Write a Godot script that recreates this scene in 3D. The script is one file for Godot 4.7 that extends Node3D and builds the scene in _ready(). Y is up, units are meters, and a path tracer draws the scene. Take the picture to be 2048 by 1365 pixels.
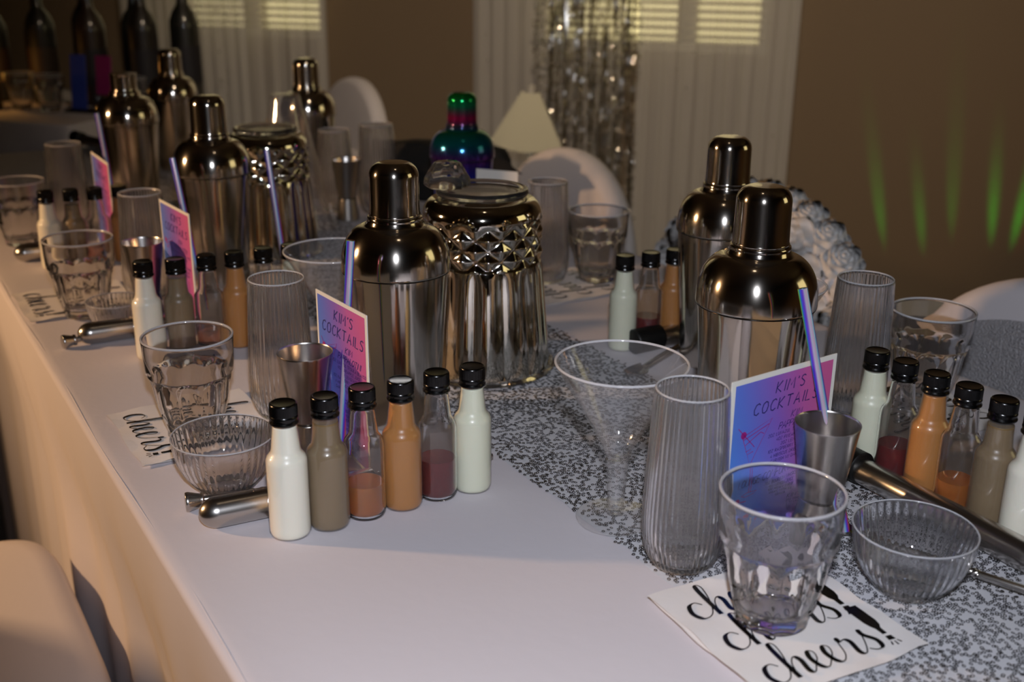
extends Node3D

# ---------------------------------------------------------------- mesh buffer
class Buf:
	var v := PackedVector3Array()
	var n := PackedVector3Array()
	var uv := PackedVector2Array()
	var col := PackedColorArray()
	var idx := PackedInt32Array()

	# rows of nu points each, bottom row first, going round anticlockwise seen from below; smooth normals
	func grid(pts: PackedVector3Array, nu: int, closed: bool, tint := Color.WHITE, tints := PackedColorArray()) -> void:
		var nv := pts.size() / nu
		var nn := PackedVector3Array()
		nn.resize(pts.size())
		var last := nu if closed else nu - 1
		for j in nv - 1:
			for i in last:
				var i2 := (i + 1) % nu
				var a := j * nu + i
				var b := j * nu + i2
				var c := a + nu
				var d := b + nu
				var f := (pts[d] - pts[a]).cross(pts[b] - pts[c])
				nn[a] += f
				nn[b] += f
				nn[c] += f
				nn[d] += f
		# points that coincide along a pole share a normal
		for j in [0, nv - 1]:
			if pts[j * nu].distance_squared_to(pts[j * nu + nu / 2]) < 1e-12:
				var s := Vector3.ZERO
				for i in nu:
					s += nn[j * nu + i]
				for i in nu:
					nn[j * nu + i] = s
		var base := v.size()
		var w := nu + 1 if closed else nu
		for j in nv:
			for i in w:
				var k := j * nu + i % nu
				v.append(pts[k])
				n.append(nn[k].normalized())
				uv.append(Vector2(float(i) / (w - 1), float(j) / maxf(nv - 1, 1)))
				col.append(tints[k] if tints.size() else tint)
		for j in nv - 1:
			for i in w - 1:
				var a := base + j * w + i
				idx.append_array([a, a + 1, a + w, a + 1, a + w + 1, a + w])

	# turn a profile of (radius, height) round the y axis; knurl cuts that many grooves
	func lathe(prof: PackedVector2Array, seg: int, knurl := 0, deep := 0.0) -> void:
		var pts := PackedVector3Array()
		for p in prof:
			for i in seg:
				var a := TAU * i / seg
				var r := p.x + (deep * cos(knurl * a) if knurl > 0 else 0.0)
				pts.append(Vector3(r * cos(a), p.y, r * sin(a)))
		grid(pts, seg, true)

	func tube(path: PackedVector3Array, radii: PackedFloat32Array, seg: int, caps := true, twist := 0.0, square := 0.0) -> void:
		var pts := PackedVector3Array()
		var last := path.size() - 1
		var side := Vector3.ZERO
		for j in path.size():
			var t := (path[mini(j + 1, last)] - path[maxi(j - 1, 0)]).normalized()
			if side == Vector3.ZERO:
				side = t.cross(Vector3.UP if absf(t.y) < 0.9 else Vector3.RIGHT).normalized()
			side = (side - t * side.dot(t)).normalized()
			var up := side.cross(t)
			for i in seg:
				var a := TAU * i / seg
				var r := radii[mini(j, radii.size() - 1)] * (1.0 + square * cos(4.0 * a))
				var b := a + twist * j
				pts.append(path[j] + (side * cos(b) + up * sin(b)) * r)
		if caps:
			var head := PackedVector3Array()
			for i in seg:
				head.append(path[0])
			head.append_array(pts)
			for i in seg:
				head.append(path[last])
			pts = head
		grid(pts, seg, true)

	func box(size: Vector3, at := Vector3.ZERO, turn := Basis.IDENTITY, bev := 0.0) -> void:
		var h := size * 0.5
		var rr := minf(bev, minf(h.x, minf(h.y, h.z)) * 0.9)
		for ax in 3:
			for s in [-1.0, 1.0]:
				var nrm := Vector3.ZERO
				nrm[ax] = s
				var u := Vector3.ZERO
				u[(ax + 1) % 3] = 1.0
				var w := nrm.cross(u)
				var hu := h[(ax + 1) % 3] - rr
				var hw := h[(ax + 2) % 3] - rr
				_quad(at, turn, nrm * h[ax] - u * hu - w * hw, nrm * h[ax] + u * hu - w * hw, nrm * h[ax] + u * hu + w * hw, nrm * h[ax] - u * hu + w * hw, nrm)
		if rr > 0.0:
			for ax in 3:
				var b1 := (ax + 1) % 3
				var b2 := (ax + 2) % 3
				for s1 in [-1.0, 1.0]:
					for s2 in [-1.0, 1.0]:
						var p := Vector3.ZERO
						var q := Vector3.ZERO
						p[b1] = s1 * h[b1]
						p[b2] = s2 * (h[b2] - rr)
						q[b1] = s1 * (h[b1] - rr)
						q[b2] = s2 * h[b2]
						var e := Vector3.ZERO
						e[ax] = h[ax] - rr
						var nr := Vector3.ZERO
						nr[b1] = s1
						nr[b2] = s2
						_quad(at, turn, p - e, p + e, q + e, q - e, nr.normalized())
			for sx in [-1.0, 1.0]:
				for sy in [-1.0, 1.0]:
					for sz in [-1.0, 1.0]:
						var s := Vector3(sx, sy, sz)
						_tri(at, turn, s * Vector3(h.x, h.y - rr, h.z - rr), s * Vector3(h.x - rr, h.y, h.z - rr), s * Vector3(h.x - rr, h.y - rr, h.z), s.normalized())

	func _tri(at: Vector3, turn: Basis, a: Vector3, b: Vector3, c: Vector3, nrm: Vector3) -> void:
		var k := v.size()
		if (b - a).cross(c - a).dot(nrm) > 0.0:
			var t := b
			b = c
			c = t
		for p in [a, b, c]:
			v.append(at + turn * p)
			n.append(turn * nrm)
			uv.append(Vector2.ZERO)
			col.append(Color.WHITE)
		idx.append_array([k, k + 1, k + 2])

	func _quad(at: Vector3, turn: Basis, a: Vector3, b: Vector3, c: Vector3, d: Vector3, nrm: Vector3) -> void:
		var k := v.size()
		var flip := (b - a).cross(c - a).dot(nrm) > 0.0
		var q := [a, b, c, d]
		var t := [Vector2(0, 1), Vector2(1, 1), Vector2(1, 0), Vector2(0, 0)]
		for i in 4:
			v.append(at + turn * q[i])
			n.append(turn * nrm)
			uv.append(t[i])
			col.append(Color.WHITE)
		if flip:
			idx.append_array([k, k + 2, k + 1, k, k + 3, k + 2])
		else:
			idx.append_array([k, k + 1, k + 2, k, k + 2, k + 3])

	# flat stroke of varying width through 2D points, laid out by (origin, x axis, y axis)
	func ribbon(line: PackedVector2Array, widths: PackedFloat32Array, o: Vector3, ax: Vector3, ay: Vector3) -> void:
		var k := v.size()
		var nrm := ax.cross(ay).normalized()
		var m := line.size()
		for i in m:
			var t := (line[mini(i + 1, m - 1)] - line[maxi(i - 1, 0)]).normalized()
			var s := Vector2(-t.y, t.x) * widths[i] * 0.5
			for e in [line[i] + s, line[i] - s]:
				v.append(o + ax * e.x + ay * e.y)
				n.append(nrm)
				uv.append(Vector2(e.x, e.y))
				col.append(Color.WHITE)
		for i in m - 1:
			var a := k + i * 2
			idx.append_array([a, a + 2, a + 1, a + 2, a + 3, a + 1])

	func mesh() -> ArrayMesh:
		var arr := []
		arr.resize(Mesh.ARRAY_MAX)
		arr[Mesh.ARRAY_VERTEX] = v
		arr[Mesh.ARRAY_NORMAL] = n
		arr[Mesh.ARRAY_TEX_UV] = uv
		arr[Mesh.ARRAY_COLOR] = col
		arr[Mesh.ARRAY_INDEX] = idx
		var am := ArrayMesh.new()
		am.add_surface_from_arrays(Mesh.PRIMITIVE_TRIANGLES, arr)
		return am

# ---------------------------------------------------------------- naming helpers
var M := {}
var used := {}
var rng := RandomNumberGenerator.new()
const TOP := 0.75
const ALONG := Vector3(-0.52, 0, -0.854)     # the long way of the table, away from the camera
const ACROSS := Vector3(0.854, 0, -0.52)     # the short way, to the far side

func numbered(called: String) -> String:
	if not used.has(called):
		used[called] = 0
		return called
	used[called] += 1
	return "%s_%03d" % [called, used[called]]

func thing(called: String, label: String, category: String, at := Vector3.ZERO, turn := 0.0, group := "") -> Node3D:
	var o := Node3D.new()
	o.name = numbered(called)
	add_child(o, true)
	o.position = at
	o.rotation.y = turn
	tag(o, label, category, group)
	return o

func tag(o: Node3D, label: String, category: String, group := "") -> void:
	o.set_meta("label", label)
	o.set_meta("category", category)
	if group != "":
		o.set_meta("group", group)

func part(called: String, mesh: Mesh, m: Material, parent: Node3D) -> MeshInstance3D:
	var o := MeshInstance3D.new()
	o.name = called if parent != self else numbered(called)
	o.mesh = mesh
	o.material_override = m
	parent.add_child(o, true)
	return o

func struct(called: String, mesh: Mesh, m: Material) -> MeshInstance3D:
	var o := MeshInstance3D.new()
	o.name = called
	o.mesh = mesh
	o.material_override = m
	add_child(o, true)
	o.set_meta("kind", "structure")
	return o

func copy(src: Node3D, called: String, label: String, category: String, at: Vector3, turn := 0.0, group := "", size := 1.0) -> Node3D:
	var o: Node3D = src.duplicate()
	o.name = numbered(called)
	add_child(o, true)
	o.position = at
	o.rotation = Vector3(0, turn, 0)
	o.scale = Vector3.ONE * size
	o.visible = true
	tag(o, label, category, group)
	return o

# ---------------------------------------------------------------- materials
func mat(c: Color, rough := 0.6, metal := 0.0) -> StandardMaterial3D:
	var m := StandardMaterial3D.new()
	m.albedo_color = c
	m.roughness = rough
	m.metallic = metal
	return m

func glass(c := Color(1, 1, 1), rough := 0.0) -> StandardMaterial3D:
	var m := mat(Color(c.r, c.g, c.b, 0.0), rough)
	m.refraction_enabled = true
	m.refraction_scale = 0.05
	m.transparency = BaseMaterial3D.TRANSPARENCY_ALPHA
	return m

func pane(c := Color(1, 1, 1), alpha := 0.04, rough := 0.03) -> StandardMaterial3D:
	var m := mat(Color(c.r, c.g, c.b, alpha), rough)
	m.transparency = BaseMaterial3D.TRANSPARENCY_ALPHA
	return m

func noise_tex(freq: float, octaves := 4, size := 256, sd := 1, kind := FastNoiseLite.TYPE_SIMPLEX_SMOOTH) -> NoiseTexture2D:
	var f := FastNoiseLite.new()
	f.noise_type = kind
	f.frequency = freq
	f.fractal_octaves = octaves
	f.seed = sd
	var t := NoiseTexture2D.new()
	t.width = size
	t.height = size
	t.seamless = true
	t.noise = f
	return t

func bumpy(m: StandardMaterial3D, tex: Texture2D, depth_cm: float, tiles: float) -> StandardMaterial3D:
	m.uv1_triplanar = true
	m.uv1_world_triplanar = true
	m.uv1_scale = Vector3.ONE * tiles
	m.heightmap_enabled = true
	m.heightmap_texture = tex
	m.heightmap_scale = depth_cm
	return m

func make_materials() -> void:
	var cloth := noise_tex(0.06, 3, 256, 3)
	M.steel = mat(Color(0.80, 0.77, 0.73), 0.13, 1.0)
	M.steel.anisotropy_enabled = true
	M.steel.anisotropy = -0.6
	M.brushed = mat(Color(0.74, 0.72, 0.70), 0.26, 1.0)
	M.mirror = mat(Color(0.86, 0.84, 0.79), 0.06, 1.0)
	M.darkband = mat(Color(0.25, 0.23, 0.21), 0.2, 1.0)
	M.glass = glass(Color(0.97, 0.97, 0.98), 0.015)
	M.glass.albedo_color.a = 0.012
	M.rim = pane(Color(0.93, 0.93, 0.95), 0.42, 0.06)  # pale plastic edge, the light it catches put into the colour
	M.thin = pane(Color(0.92, 0.92, 0.94), 0.03, 0.04)
	M.ribbed = glass(Color(0.97, 0.97, 0.98), 0.015)
	M.ribbed.albedo_color.a = 0.03
	M.clear = pane(Color(0.9, 0.92, 0.94), 0.05, 0.02)
	M.farglass = pane(Color(0.9, 0.9, 0.92), 0.10, 0.06)
	M.cap = mat(Color(0.012, 0.012, 0.014), 0.22)
	M.rubber = mat(Color(0.02, 0.02, 0.02), 0.5)
	M.cloth = bumpy(mat(Color(0.83, 0.81, 0.83), 0.85), cloth, 0.012, 5.0)
	M.spandex = bumpy(mat(Color(0.82, 0.80, 0.81), 0.75), cloth, 0.01, 6.0)
	M.satin = mat(Color(0.82, 0.81, 0.80), 0.45)
	M.runner = bumpy(mat(Color(0.80, 0.80, 0.82), 0.8), noise_tex(0.05, 3, 256, 9), 0.02, 14.0)
	M.sequin = mat(Color(0.45, 0.45, 0.47), 0.16, 1.0)
	M.foil = mat(Color(0.88, 0.86, 0.82), 0.22, 1.0)
	M.ink_foil = mat(Color(0.30, 0.29, 0.31), 0.22, 1.0)
	M.paper = mat(Color(0.90, 0.89, 0.86), 0.8)
	M.tissue = bumpy(mat(Color(0.90, 0.88, 0.87), 0.9), noise_tex(0.03, 3, 256, 5), 0.012, 12.0)
	M.wall = bumpy(mat(Color(0.50, 0.43, 0.345), 0.8), noise_tex(0.08, 4, 256, 11), 0.06, 3.0)
	M.ceiling = mat(Color(0.46, 0.40, 0.34), 0.9)
	M.floor = bumpy(mat(Color(0.36, 0.34, 0.34), 0.7), noise_tex(0.1, 4, 256, 12), 0.1, 3.0)
	M.trim = mat(Color(0.75, 0.73, 0.68), 0.5)
	M.blind = mat(Color(0.70, 0.66, 0.55), 0.6)
	M.black_cloth = mat(Color(0.015, 0.014, 0.014), 0.8)
	M.fan = mat(Color(0.80, 0.78, 0.68), 0.8)
	var sh := mat(Color(0.88, 0.87, 0.85, 0.6), 0.9)
	sh.transparency = BaseMaterial3D.TRANSPARENCY_ALPHA
	sh.backlight_enabled = true
	sh.backlight = Color(0.5, 0.5, 0.5)
	M.sheer = sh
	# liquids
	M.cream = liquid(Color(0.93, 0.91, 0.84))
	M.coffee = liquid(Color(0.47, 0.38, 0.24))
	M.orange = liquid(Color(0.66, 0.42, 0.09))
	M.berry = liquid(Color(0.46, 0.04, 0.045))
	M.lime = liquid(Color(0.86, 0.865, 0.77))
	M.amber = glass(Color(0.98, 0.60, 0.22))
	M.amber.albedo_color.a = 0.42
	M.paleamber = glass(Color(0.88, 0.62, 0.52))
	M.paleamber.albedo_color.a = 0.15
	# straw foil: its view-dependent rainbow sheen painted as lines along the tube
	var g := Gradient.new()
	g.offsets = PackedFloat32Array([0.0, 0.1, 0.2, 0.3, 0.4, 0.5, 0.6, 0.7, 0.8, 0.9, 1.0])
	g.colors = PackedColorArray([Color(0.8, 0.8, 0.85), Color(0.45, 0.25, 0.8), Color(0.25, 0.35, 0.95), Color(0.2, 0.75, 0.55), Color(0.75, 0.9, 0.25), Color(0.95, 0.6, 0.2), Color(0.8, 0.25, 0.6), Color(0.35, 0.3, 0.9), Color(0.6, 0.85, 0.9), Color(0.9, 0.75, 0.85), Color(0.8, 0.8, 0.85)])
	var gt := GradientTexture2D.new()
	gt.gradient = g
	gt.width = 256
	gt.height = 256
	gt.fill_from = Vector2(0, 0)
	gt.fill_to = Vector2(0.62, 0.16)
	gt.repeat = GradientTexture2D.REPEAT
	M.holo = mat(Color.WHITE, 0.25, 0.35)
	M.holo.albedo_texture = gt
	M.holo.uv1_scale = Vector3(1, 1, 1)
	# titanium rainbow coat, colour bands by height
	var h := Gradient.new()
	h.offsets = PackedFloat32Array([0.0, 0.28, 0.5, 0.6, 0.7, 0.77, 0.84, 0.92, 1.0])
	h.colors = PackedColorArray([Color(0.14, 0.16, 0.85), Color(0.12, 0.28, 0.92), Color(0.18, 0.14, 0.75), Color(0.35, 0.12, 0.5), Color(0.05, 0.40, 0.55), Color(0.10, 0.25, 0.45), Color(0.75, 0.10, 0.40), Color(0.05, 0.60, 0.40), Color(0.05, 0.5, 0.15)])
	var ht := GradientTexture2D.new()
	ht.gradient = h
	ht.width = 8
	ht.height = 256
	ht.fill_from = Vector2(0, 1)
	ht.fill_to = Vector2(0, 0)
	M.rainbow = mat(Color.WHITE, 0.14, 0.8)
	M.rainbow.albedo_texture = ht
	M.rainbow.uv1_triplanar = true
	M.rainbow.uv1_scale = Vector3(1, 1.0 / 0.25, 1)
	# card print: blue to violet to pink across
	var k := Gradient.new()
	k.offsets = PackedFloat32Array([0.0, 0.22, 0.5, 0.75, 1.0])
	k.colors = PackedColorArray([Color(0.30, 0.52, 0.86), Color(0.36, 0.46, 0.84), Color(0.52, 0.38, 0.76), Color(0.74, 0.36, 0.66), Color(0.80, 0.36, 0.60)])
	var kt := GradientTexture2D.new()
	kt.gradient = k
	kt.width = 256
	kt.height = 256
	kt.fill_from = Vector2(0, 0.6)
	kt.fill_to = Vector2(1, 0.25)
	M.print = mat(Color.WHITE, 0.55)
	M.print.albedo_texture = kt
	M.print_ink = mat(Color(0.16, 0.14, 0.42), 0.6)
	M.print_pink = mat(Color(0.62, 0.10, 0.50), 0.6)

func liquid(c: Color) -> StandardMaterial3D:
	var m := mat(c, 0.35)
	m.subsurf_scatter_enabled = true
	m.subsurf_scatter_strength = 0.08
	return m

# ---------------------------------------------------------------- curves
func spline(ctrl: PackedVector2Array, each := 6) -> PackedVector2Array:
	var out := PackedVector2Array()
	var m := ctrl.size()
	for i in m - 1:
		var a := ctrl[maxi(i - 1, 0)]
		var b := ctrl[i]
		var c := ctrl[i + 1]
		var d := ctrl[mini(i + 2, m - 1)]
		for k in each:
			out.append(b.cubic_interpolate(c, a, d, float(k) / each))
	out.append(ctrl[m - 1])
	return out

func prof(flat: Array) -> PackedVector2Array:
	var p := PackedVector2Array()
	for i in range(0, flat.size(), 2):
		p.append(Vector2(flat[i], flat[i + 1]))
	return p

func arc(c: Vector2, r: Vector2, a0: float, a1: float, steps: int) -> PackedVector2Array:
	var p := PackedVector2Array()
	for i in steps + 1:
		var a := deg_to_rad(lerpf(a0, a1, float(i) / steps))
		p.append(c + Vector2(cos(a), sin(a)) * r)
	return p

# ---------------------------------------------------------------- things on the table (each builder returns a thing with its parts, not yet in the scene)
func proto() -> Node3D:
	return Node3D.new()

func bottle(fill: String, level: float) -> Node3D:
	var o := proto()
	var outer := prof([0, 0, 0.0125, 0, 0.0150, 0.0010, 0.0159, 0.0035, 0.0160, 0.0080, 0.0160, 0.0610, 0.0158, 0.0632, 0.0150, 0.0655, 0.0136, 0.0675, 0.0122, 0.0692, 0.0114, 0.0718, 0.0104, 0.0815, 0.0095, 0.0895, 0.0090, 0.0935])
	var b := Buf.new()
	var full := level > 0.085
	if full:
		b.lathe(outer, 48)
	else:
		var shell := PackedVector2Array(outer)
		for i in range(outer.size() - 1, 0, -1):
			shell.append(Vector2(maxf(outer[i].x - 0.0011, 0.0), outer[i].y + (0.0018 if i < 4 else 0.0)))
		shell.append(Vector2(0, 0.0018))
		b.lathe(shell, 48)
	part("bottle_body", b.mesh(), M.clear if full else M.glass, o)
	if level > 0.0:
		var l := Buf.new()
		var p := PackedVector2Array()
		for q in outer:
			if q.y <= level:
				p.append(Vector2(maxf(q.x - (0.0006 if full else 0.0012), 0.0), maxf(q.y, 0.0) + (0.0005 if full else 0.002) * (1.0 if q.y < 0.004 else 0.0)))
		var edge := p[p.size() - 1].x
		p.append(Vector2(edge, level))
		p.append(Vector2(edge - 0.0006, level + 0.0002))
		p.append(Vector2(0, level))
		l.lathe(p, 48)
		part("liquid", l.mesh(), M[fill], o)
	var c := Buf.new()
	c.lathe(prof([0, 0.0928, 0.0092, 0.0928, 0.0110, 0.0930, 0.0111, 0.0940, 0.0105, 0.0950, 0.0103, 0.0965, 0.0107, 0.0975, 0.0107, 0.0985, 0.0102, 0.0995]), 60)
	c.lathe(prof([0.0102, 0.0995, 0.0103, 0.1000, 0.0103, 0.1070, 0.0102, 0.1078]), 240, 60, 0.00018)
	c.lathe(prof([0.0102, 0.1078, 0.0099, 0.1086, 0.0093, 0.1090, 0.0086, 0.1089, 0.0082, 0.1085, 0, 0.1085]), 60)
	part("screw_cap", c.mesh(), M.cap, o)
	return o

func shaker(capped := true, coat := "steel") -> Node3D:
	var o := proto()
	var m: Material = M[coat]
	var b := Buf.new()
	b.lathe(prof([0, 0.002, 0.030, 0.002, 0.031, 0.000, 0.0345, 0.0006, 0.0372, 0.003, 0.0385, 0.008, 0.0400, 0.030, 0.0425, 0.070, 0.0452, 0.110, 0.0472, 0.140, 0.0478, 0.1475, 0.0474, 0.1490, 0, 0.1490]), 96)
	part("cup", b.mesh(), m, o)
	var d := Buf.new()
	var p := prof([0.0470, 0.1485, 0.0490, 0.1485, 0.0499, 0.1492, 0.0500, 0.1505, 0.0499, 0.1540])
	p.append_array(arc(Vector2(0.0260, 0.1560), Vector2(0.0238, 0.0345), 2.0, 88.0, 16))
	p.append_array(prof([0.0258, 0.1922, 0.0250, 0.1945, 0.0246, 0.1955, 0.0250, 0.1965, 0.0247, 0.1982, 0.0235, 0.1990]))
	if not capped:
		p.append_array(prof([0.0215, 0.2000, 0.0212, 0.2030, 0.0210, 0.2230, 0.0214, 0.2262, 0.0222, 0.2270, 0.0214, 0.2275, 0, 0.2268]))
	else:
		p.append(Vector2(0, 0.1992))
	d.lathe(p, 96)
	part("lid", d.mesh(), m, o)
	var ring := Buf.new()
	ring.lathe(prof([0.0475, 0.1478, 0.0494, 0.1478, 0.0496, 0.1483, 0.0494, 0.1487, 0.0475, 0.1487]), 96)
	part("seam_ring", ring.mesh(), M.darkband, o)
	if capped:
		var c := Buf.new()
		var q := prof([0, 0.1990, 0.0228, 0.1990, 0.0234, 0.1994, 0.0234, 0.2006, 0.0229, 0.2014, 0.0226, 0.2120, 0.0224, 0.2300])
		q.append_array(arc(Vector2(0.0105, 0.2345), Vector2(0.0119, 0.0125), 0.0, 86.0, 12))
		q.append_array(prof([0.006, 0.2474, 0, 0.2476]))
		c.lathe(q, 80)
		part("cap", c.mesh(), m, o)
	return o

# flat facets with arched tops, cut into the lower wall of the tumbler
func facet(a: float, r: float, y: float, n: int) -> float:
	var f: float = fposmod(a, TAU / n) / (TAU / n) * 2.0 - 1.0
	var top := 0.060 - 0.010 * f * f
	var w := smoothstep(top + 0.002, top - 0.003, y)
	return r * lerpf(1.0, cos(PI / n) / cos(f * PI / n) * 0.968, w)

func tumbler() -> Node3D:
	var o := proto()
	var n := 10
	var b := Buf.new()
	var out := prof([0, 0.0012, 0.018, 0.0012, 0.0205, 0.0002, 0.0228, 0.0, 0.0244, 0.0012, 0.0252, 0.004, 0.0268, 0.010])
	out.append_array(prof([0.0292, 0.018, 0.0315, 0.026, 0.0332, 0.034, 0.0344, 0.042, 0.0350, 0.047, 0.0353, 0.050, 0.0355, 0.052, 0.0359, 0.054, 0.0362, 0.056, 0.0367, 0.058, 0.0376, 0.060, 0.0386, 0.062]))
	out.append_array(prof([0.0391, 0.068, 0.0396, 0.078, 0.0400, 0.088, 0.0404, 0.0925, 0.0403, 0.0942, 0.0395, 0.0950, 0.0387, 0.0945, 0.0383, 0.0925, 0.0376, 0.080, 0.0370, 0.067, 0.0336, 0.057, 0.0310, 0.036, 0.0265, 0.018, 0.0235, 0.0125, 0.017, 0.0092, 0, 0.0085]))
	var stop := 24
	var pts := PackedVector3Array()
	for k in out.size():
		for i in 120:
			var a := TAU * i / 120
			var r: float = facet(a, out[k].x, out[k].y, n) if k < stop and k > 4 else out[k].x
			pts.append(Vector3(r * cos(a), out[k].y, r * sin(a)))
	b.grid(pts, 120, true)
	part("glass_body", b.mesh(), M.glass, o)
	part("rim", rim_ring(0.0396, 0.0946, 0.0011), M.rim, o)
	return o

func rim_ring(r: float, y: float, fat: float) -> ArrayMesh:
	var b := Buf.new()
	b.lathe(arc(Vector2(r, y), Vector2(fat, fat), -180, 180, 12), 96)
	return b.mesh()

func ribbed_cup() -> Node3D:
	var o := proto()
	var out := prof([0, 0.0015, 0.0150, 0.001, 0.0185, 0.0, 0.0215, 0.0012, 0.0245, 0.0055, 0.0275, 0.013, 0.0296, 0.024, 0.0303, 0.036, 0.0300, 0.052, 0.0290, 0.075, 0.0278, 0.100, 0.0267, 0.122, 0.0261, 0.134, 0.0259, 0.1365])
	var p := PackedVector2Array(out)
	var nn := out.size()
	for i in range(nn - 1, 5, -1):
		p.append(Vector2(out[i].x - 0.0014, out[i].y + (0.0004 if i == nn - 1 else 0.0)))
	p.append_array(prof([0.0235, 0.0095, 0.018, 0.0062, 0, 0.0055]))
	var b := Buf.new()
	var pts := PackedVector3Array()
	var seg := 46 * 6
	for k in p.size():
		for i in seg:
			var a := TAU * i / seg
			var r := p[k].x
			if k > 3 and k < nn:
				r += 0.00042 * cos(46.0 * a)
			pts.append(Vector3(r * cos(a), p[k].y, r * sin(a)))
	b.grid(pts, seg, true)
	part("glass_body", b.mesh(), M.ribbed, o)
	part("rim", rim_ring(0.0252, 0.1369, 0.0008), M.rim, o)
	return o

func dessert_bowl() -> Node3D:
	var o := proto()
	var out := prof([0, 0.0012, 0.0165, 0.0010, 0.0195, 0.0, 0.0222, 0.0010, 0.0250, 0.0045, 0.0300, 0.0110, 0.0350, 0.0190, 0.0385, 0.0280, 0.0408, 0.0380, 0.0420, 0.0465, 0.0423, 0.0478])
	var nn := out.size()
	var p := PackedVector2Array(out)
	for i in range(nn - 1, 4, -1):
		p.append(Vector2(out[i].x - 0.0013, out[i].y + 0.0003))
	p.append_array(prof([0.0215, 0.0042, 0, 0.0034]))
	var b := Buf.new()
	var seg := 40 * 6
	var pts := PackedVector3Array()
	for k in p.size():
		for i in seg:
			var a := TAU * i / seg
			var r := p[k].x
			if k > 3 and k < nn - 1:
				r += 0.0005 * cos(40.0 * a) * (1.0 if k < nn - 2 else 0.4)
			pts.append(Vector3(r * cos(a), p[k].y, r * sin(a)))
	b.grid(pts, seg, true)
	part("glass_body", b.mesh(), M.ribbed, o)
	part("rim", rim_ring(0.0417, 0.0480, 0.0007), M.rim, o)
	return o

func martini() -> Node3D:
	var o := proto()
	var cone := Buf.new()
	cone.lathe(prof([0, 0.0515, 0.0078, 0.0520, 0.0098, 0.0545, 0.0118, 0.0610, 0.0160, 0.0700, 0.0285, 0.0915, 0.0430, 0.1170, 0.0505, 0.1300, 0.0508, 0.1309, 0.0502, 0.1313, 0.0494, 0.1306, 0.0420, 0.1177, 0.0275, 0.0921, 0.0150, 0.0708, 0.0106, 0.0620, 0.0088, 0.0560, 0, 0.0545]), 96)
	part("cone", cone.mesh(), M.thin, o)
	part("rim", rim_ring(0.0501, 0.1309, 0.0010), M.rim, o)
	var st := Buf.new()
	st.lathe(prof([0, 0.0045, 0.0066, 0.0048, 0.0066, 0.0110, 0.0070, 0.0250, 0.0082, 0.0420, 0.0093, 0.0510, 0.0080, 0.0514, 0.0070, 0.0420, 0.0058, 0.0250, 0.0054, 0.0090, 0, 0.0085]), 48)
	part("stem", st.mesh(), M.thin, o)
	var ft := Buf.new()
	ft.lathe(prof([0, 0.0006, 0.0290, 0.0, 0.0310, 0.0004, 0.0312, 0.0012, 0.0300, 0.0018, 0.0200, 0.0026, 0.0100, 0.0037, 0.0070, 0.0044, 0, 0.0044]), 72)
	part("foot", ft.mesh(), M.thin, o)
	return o

func jigger() -> Node3D:
	var o := proto()
	var up := Buf.new()
	up.lathe(prof([0, 0.0375, 0.0145, 0.0375, 0.0152, 0.0390, 0.0175, 0.0560, 0.0210, 0.0800, 0.0237, 0.0985, 0.0240, 0.1000, 0.0235, 0.1001, 0.0231, 0.0985, 0.0203, 0.0800, 0.0168, 0.0570, 0.0146, 0.0420, 0, 0.0405]), 72)
	part("large_cup", up.mesh(), M.brushed, o)
	var lo := Buf.new()
	lo.lathe(prof([0, 0.002, 0.0175, 0.001, 0.0188, 0.0, 0.0192, 0.0006, 0.0189, 0.0030, 0.0172, 0.0170, 0.0150, 0.0350, 0.0148, 0.0370, 0, 0.0370]), 72)
	part("small_cup", lo.mesh(), M.brushed, o)
	return o

func rod(path: Array, radii: Array, seg := 24) -> ArrayMesh:
	var b := Buf.new()
	b.tube(PackedVector3Array(path), PackedFloat32Array(radii), seg)
	return b.mesh()

# lies along +x from its rounded end at the origin, axis at height r
func muddler(length: float, head := true, r := 0.0125) -> Node3D:
	var o := proto()
	var path := []
	var radii := []
	for i in 9:
		var a := PI * 0.5 * i / 8
		path.append(Vector3(r * 1.15 * (1.0 - cos(a)), r, 0))
		radii.append(maxf(r * sin(a), 0.0004))
	path.append(Vector3(length * 0.5, r, 0))
	radii.append(r * 0.97)
	path.append(Vector3(length, r, 0))
	radii.append(r * 0.92)
	part("steel_shaft", rod(path, radii, 32), M.brushed, o)
	if head:
		part("ribbed_head", black_head(Vector3(length, 0, 0), 0.036, 0.0140), M.rubber, o)
	return o

func black_head(at: Vector3, length: float, r: float) -> ArrayMesh:
	var path := [at + Vector3(-0.0004, r, 0)]
	var radii := [r * 0.8]
	for i in 25:
		path.append(at + Vector3(length * i / 24.0, r, 0))
		radii.append(r * (1.0 if i % 2 == 0 else 0.955))
	path.append(at + Vector3(length + 0.0015, r, 0))
	radii.append(r * 0.86)
	return rod(path, radii, 40)

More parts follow.
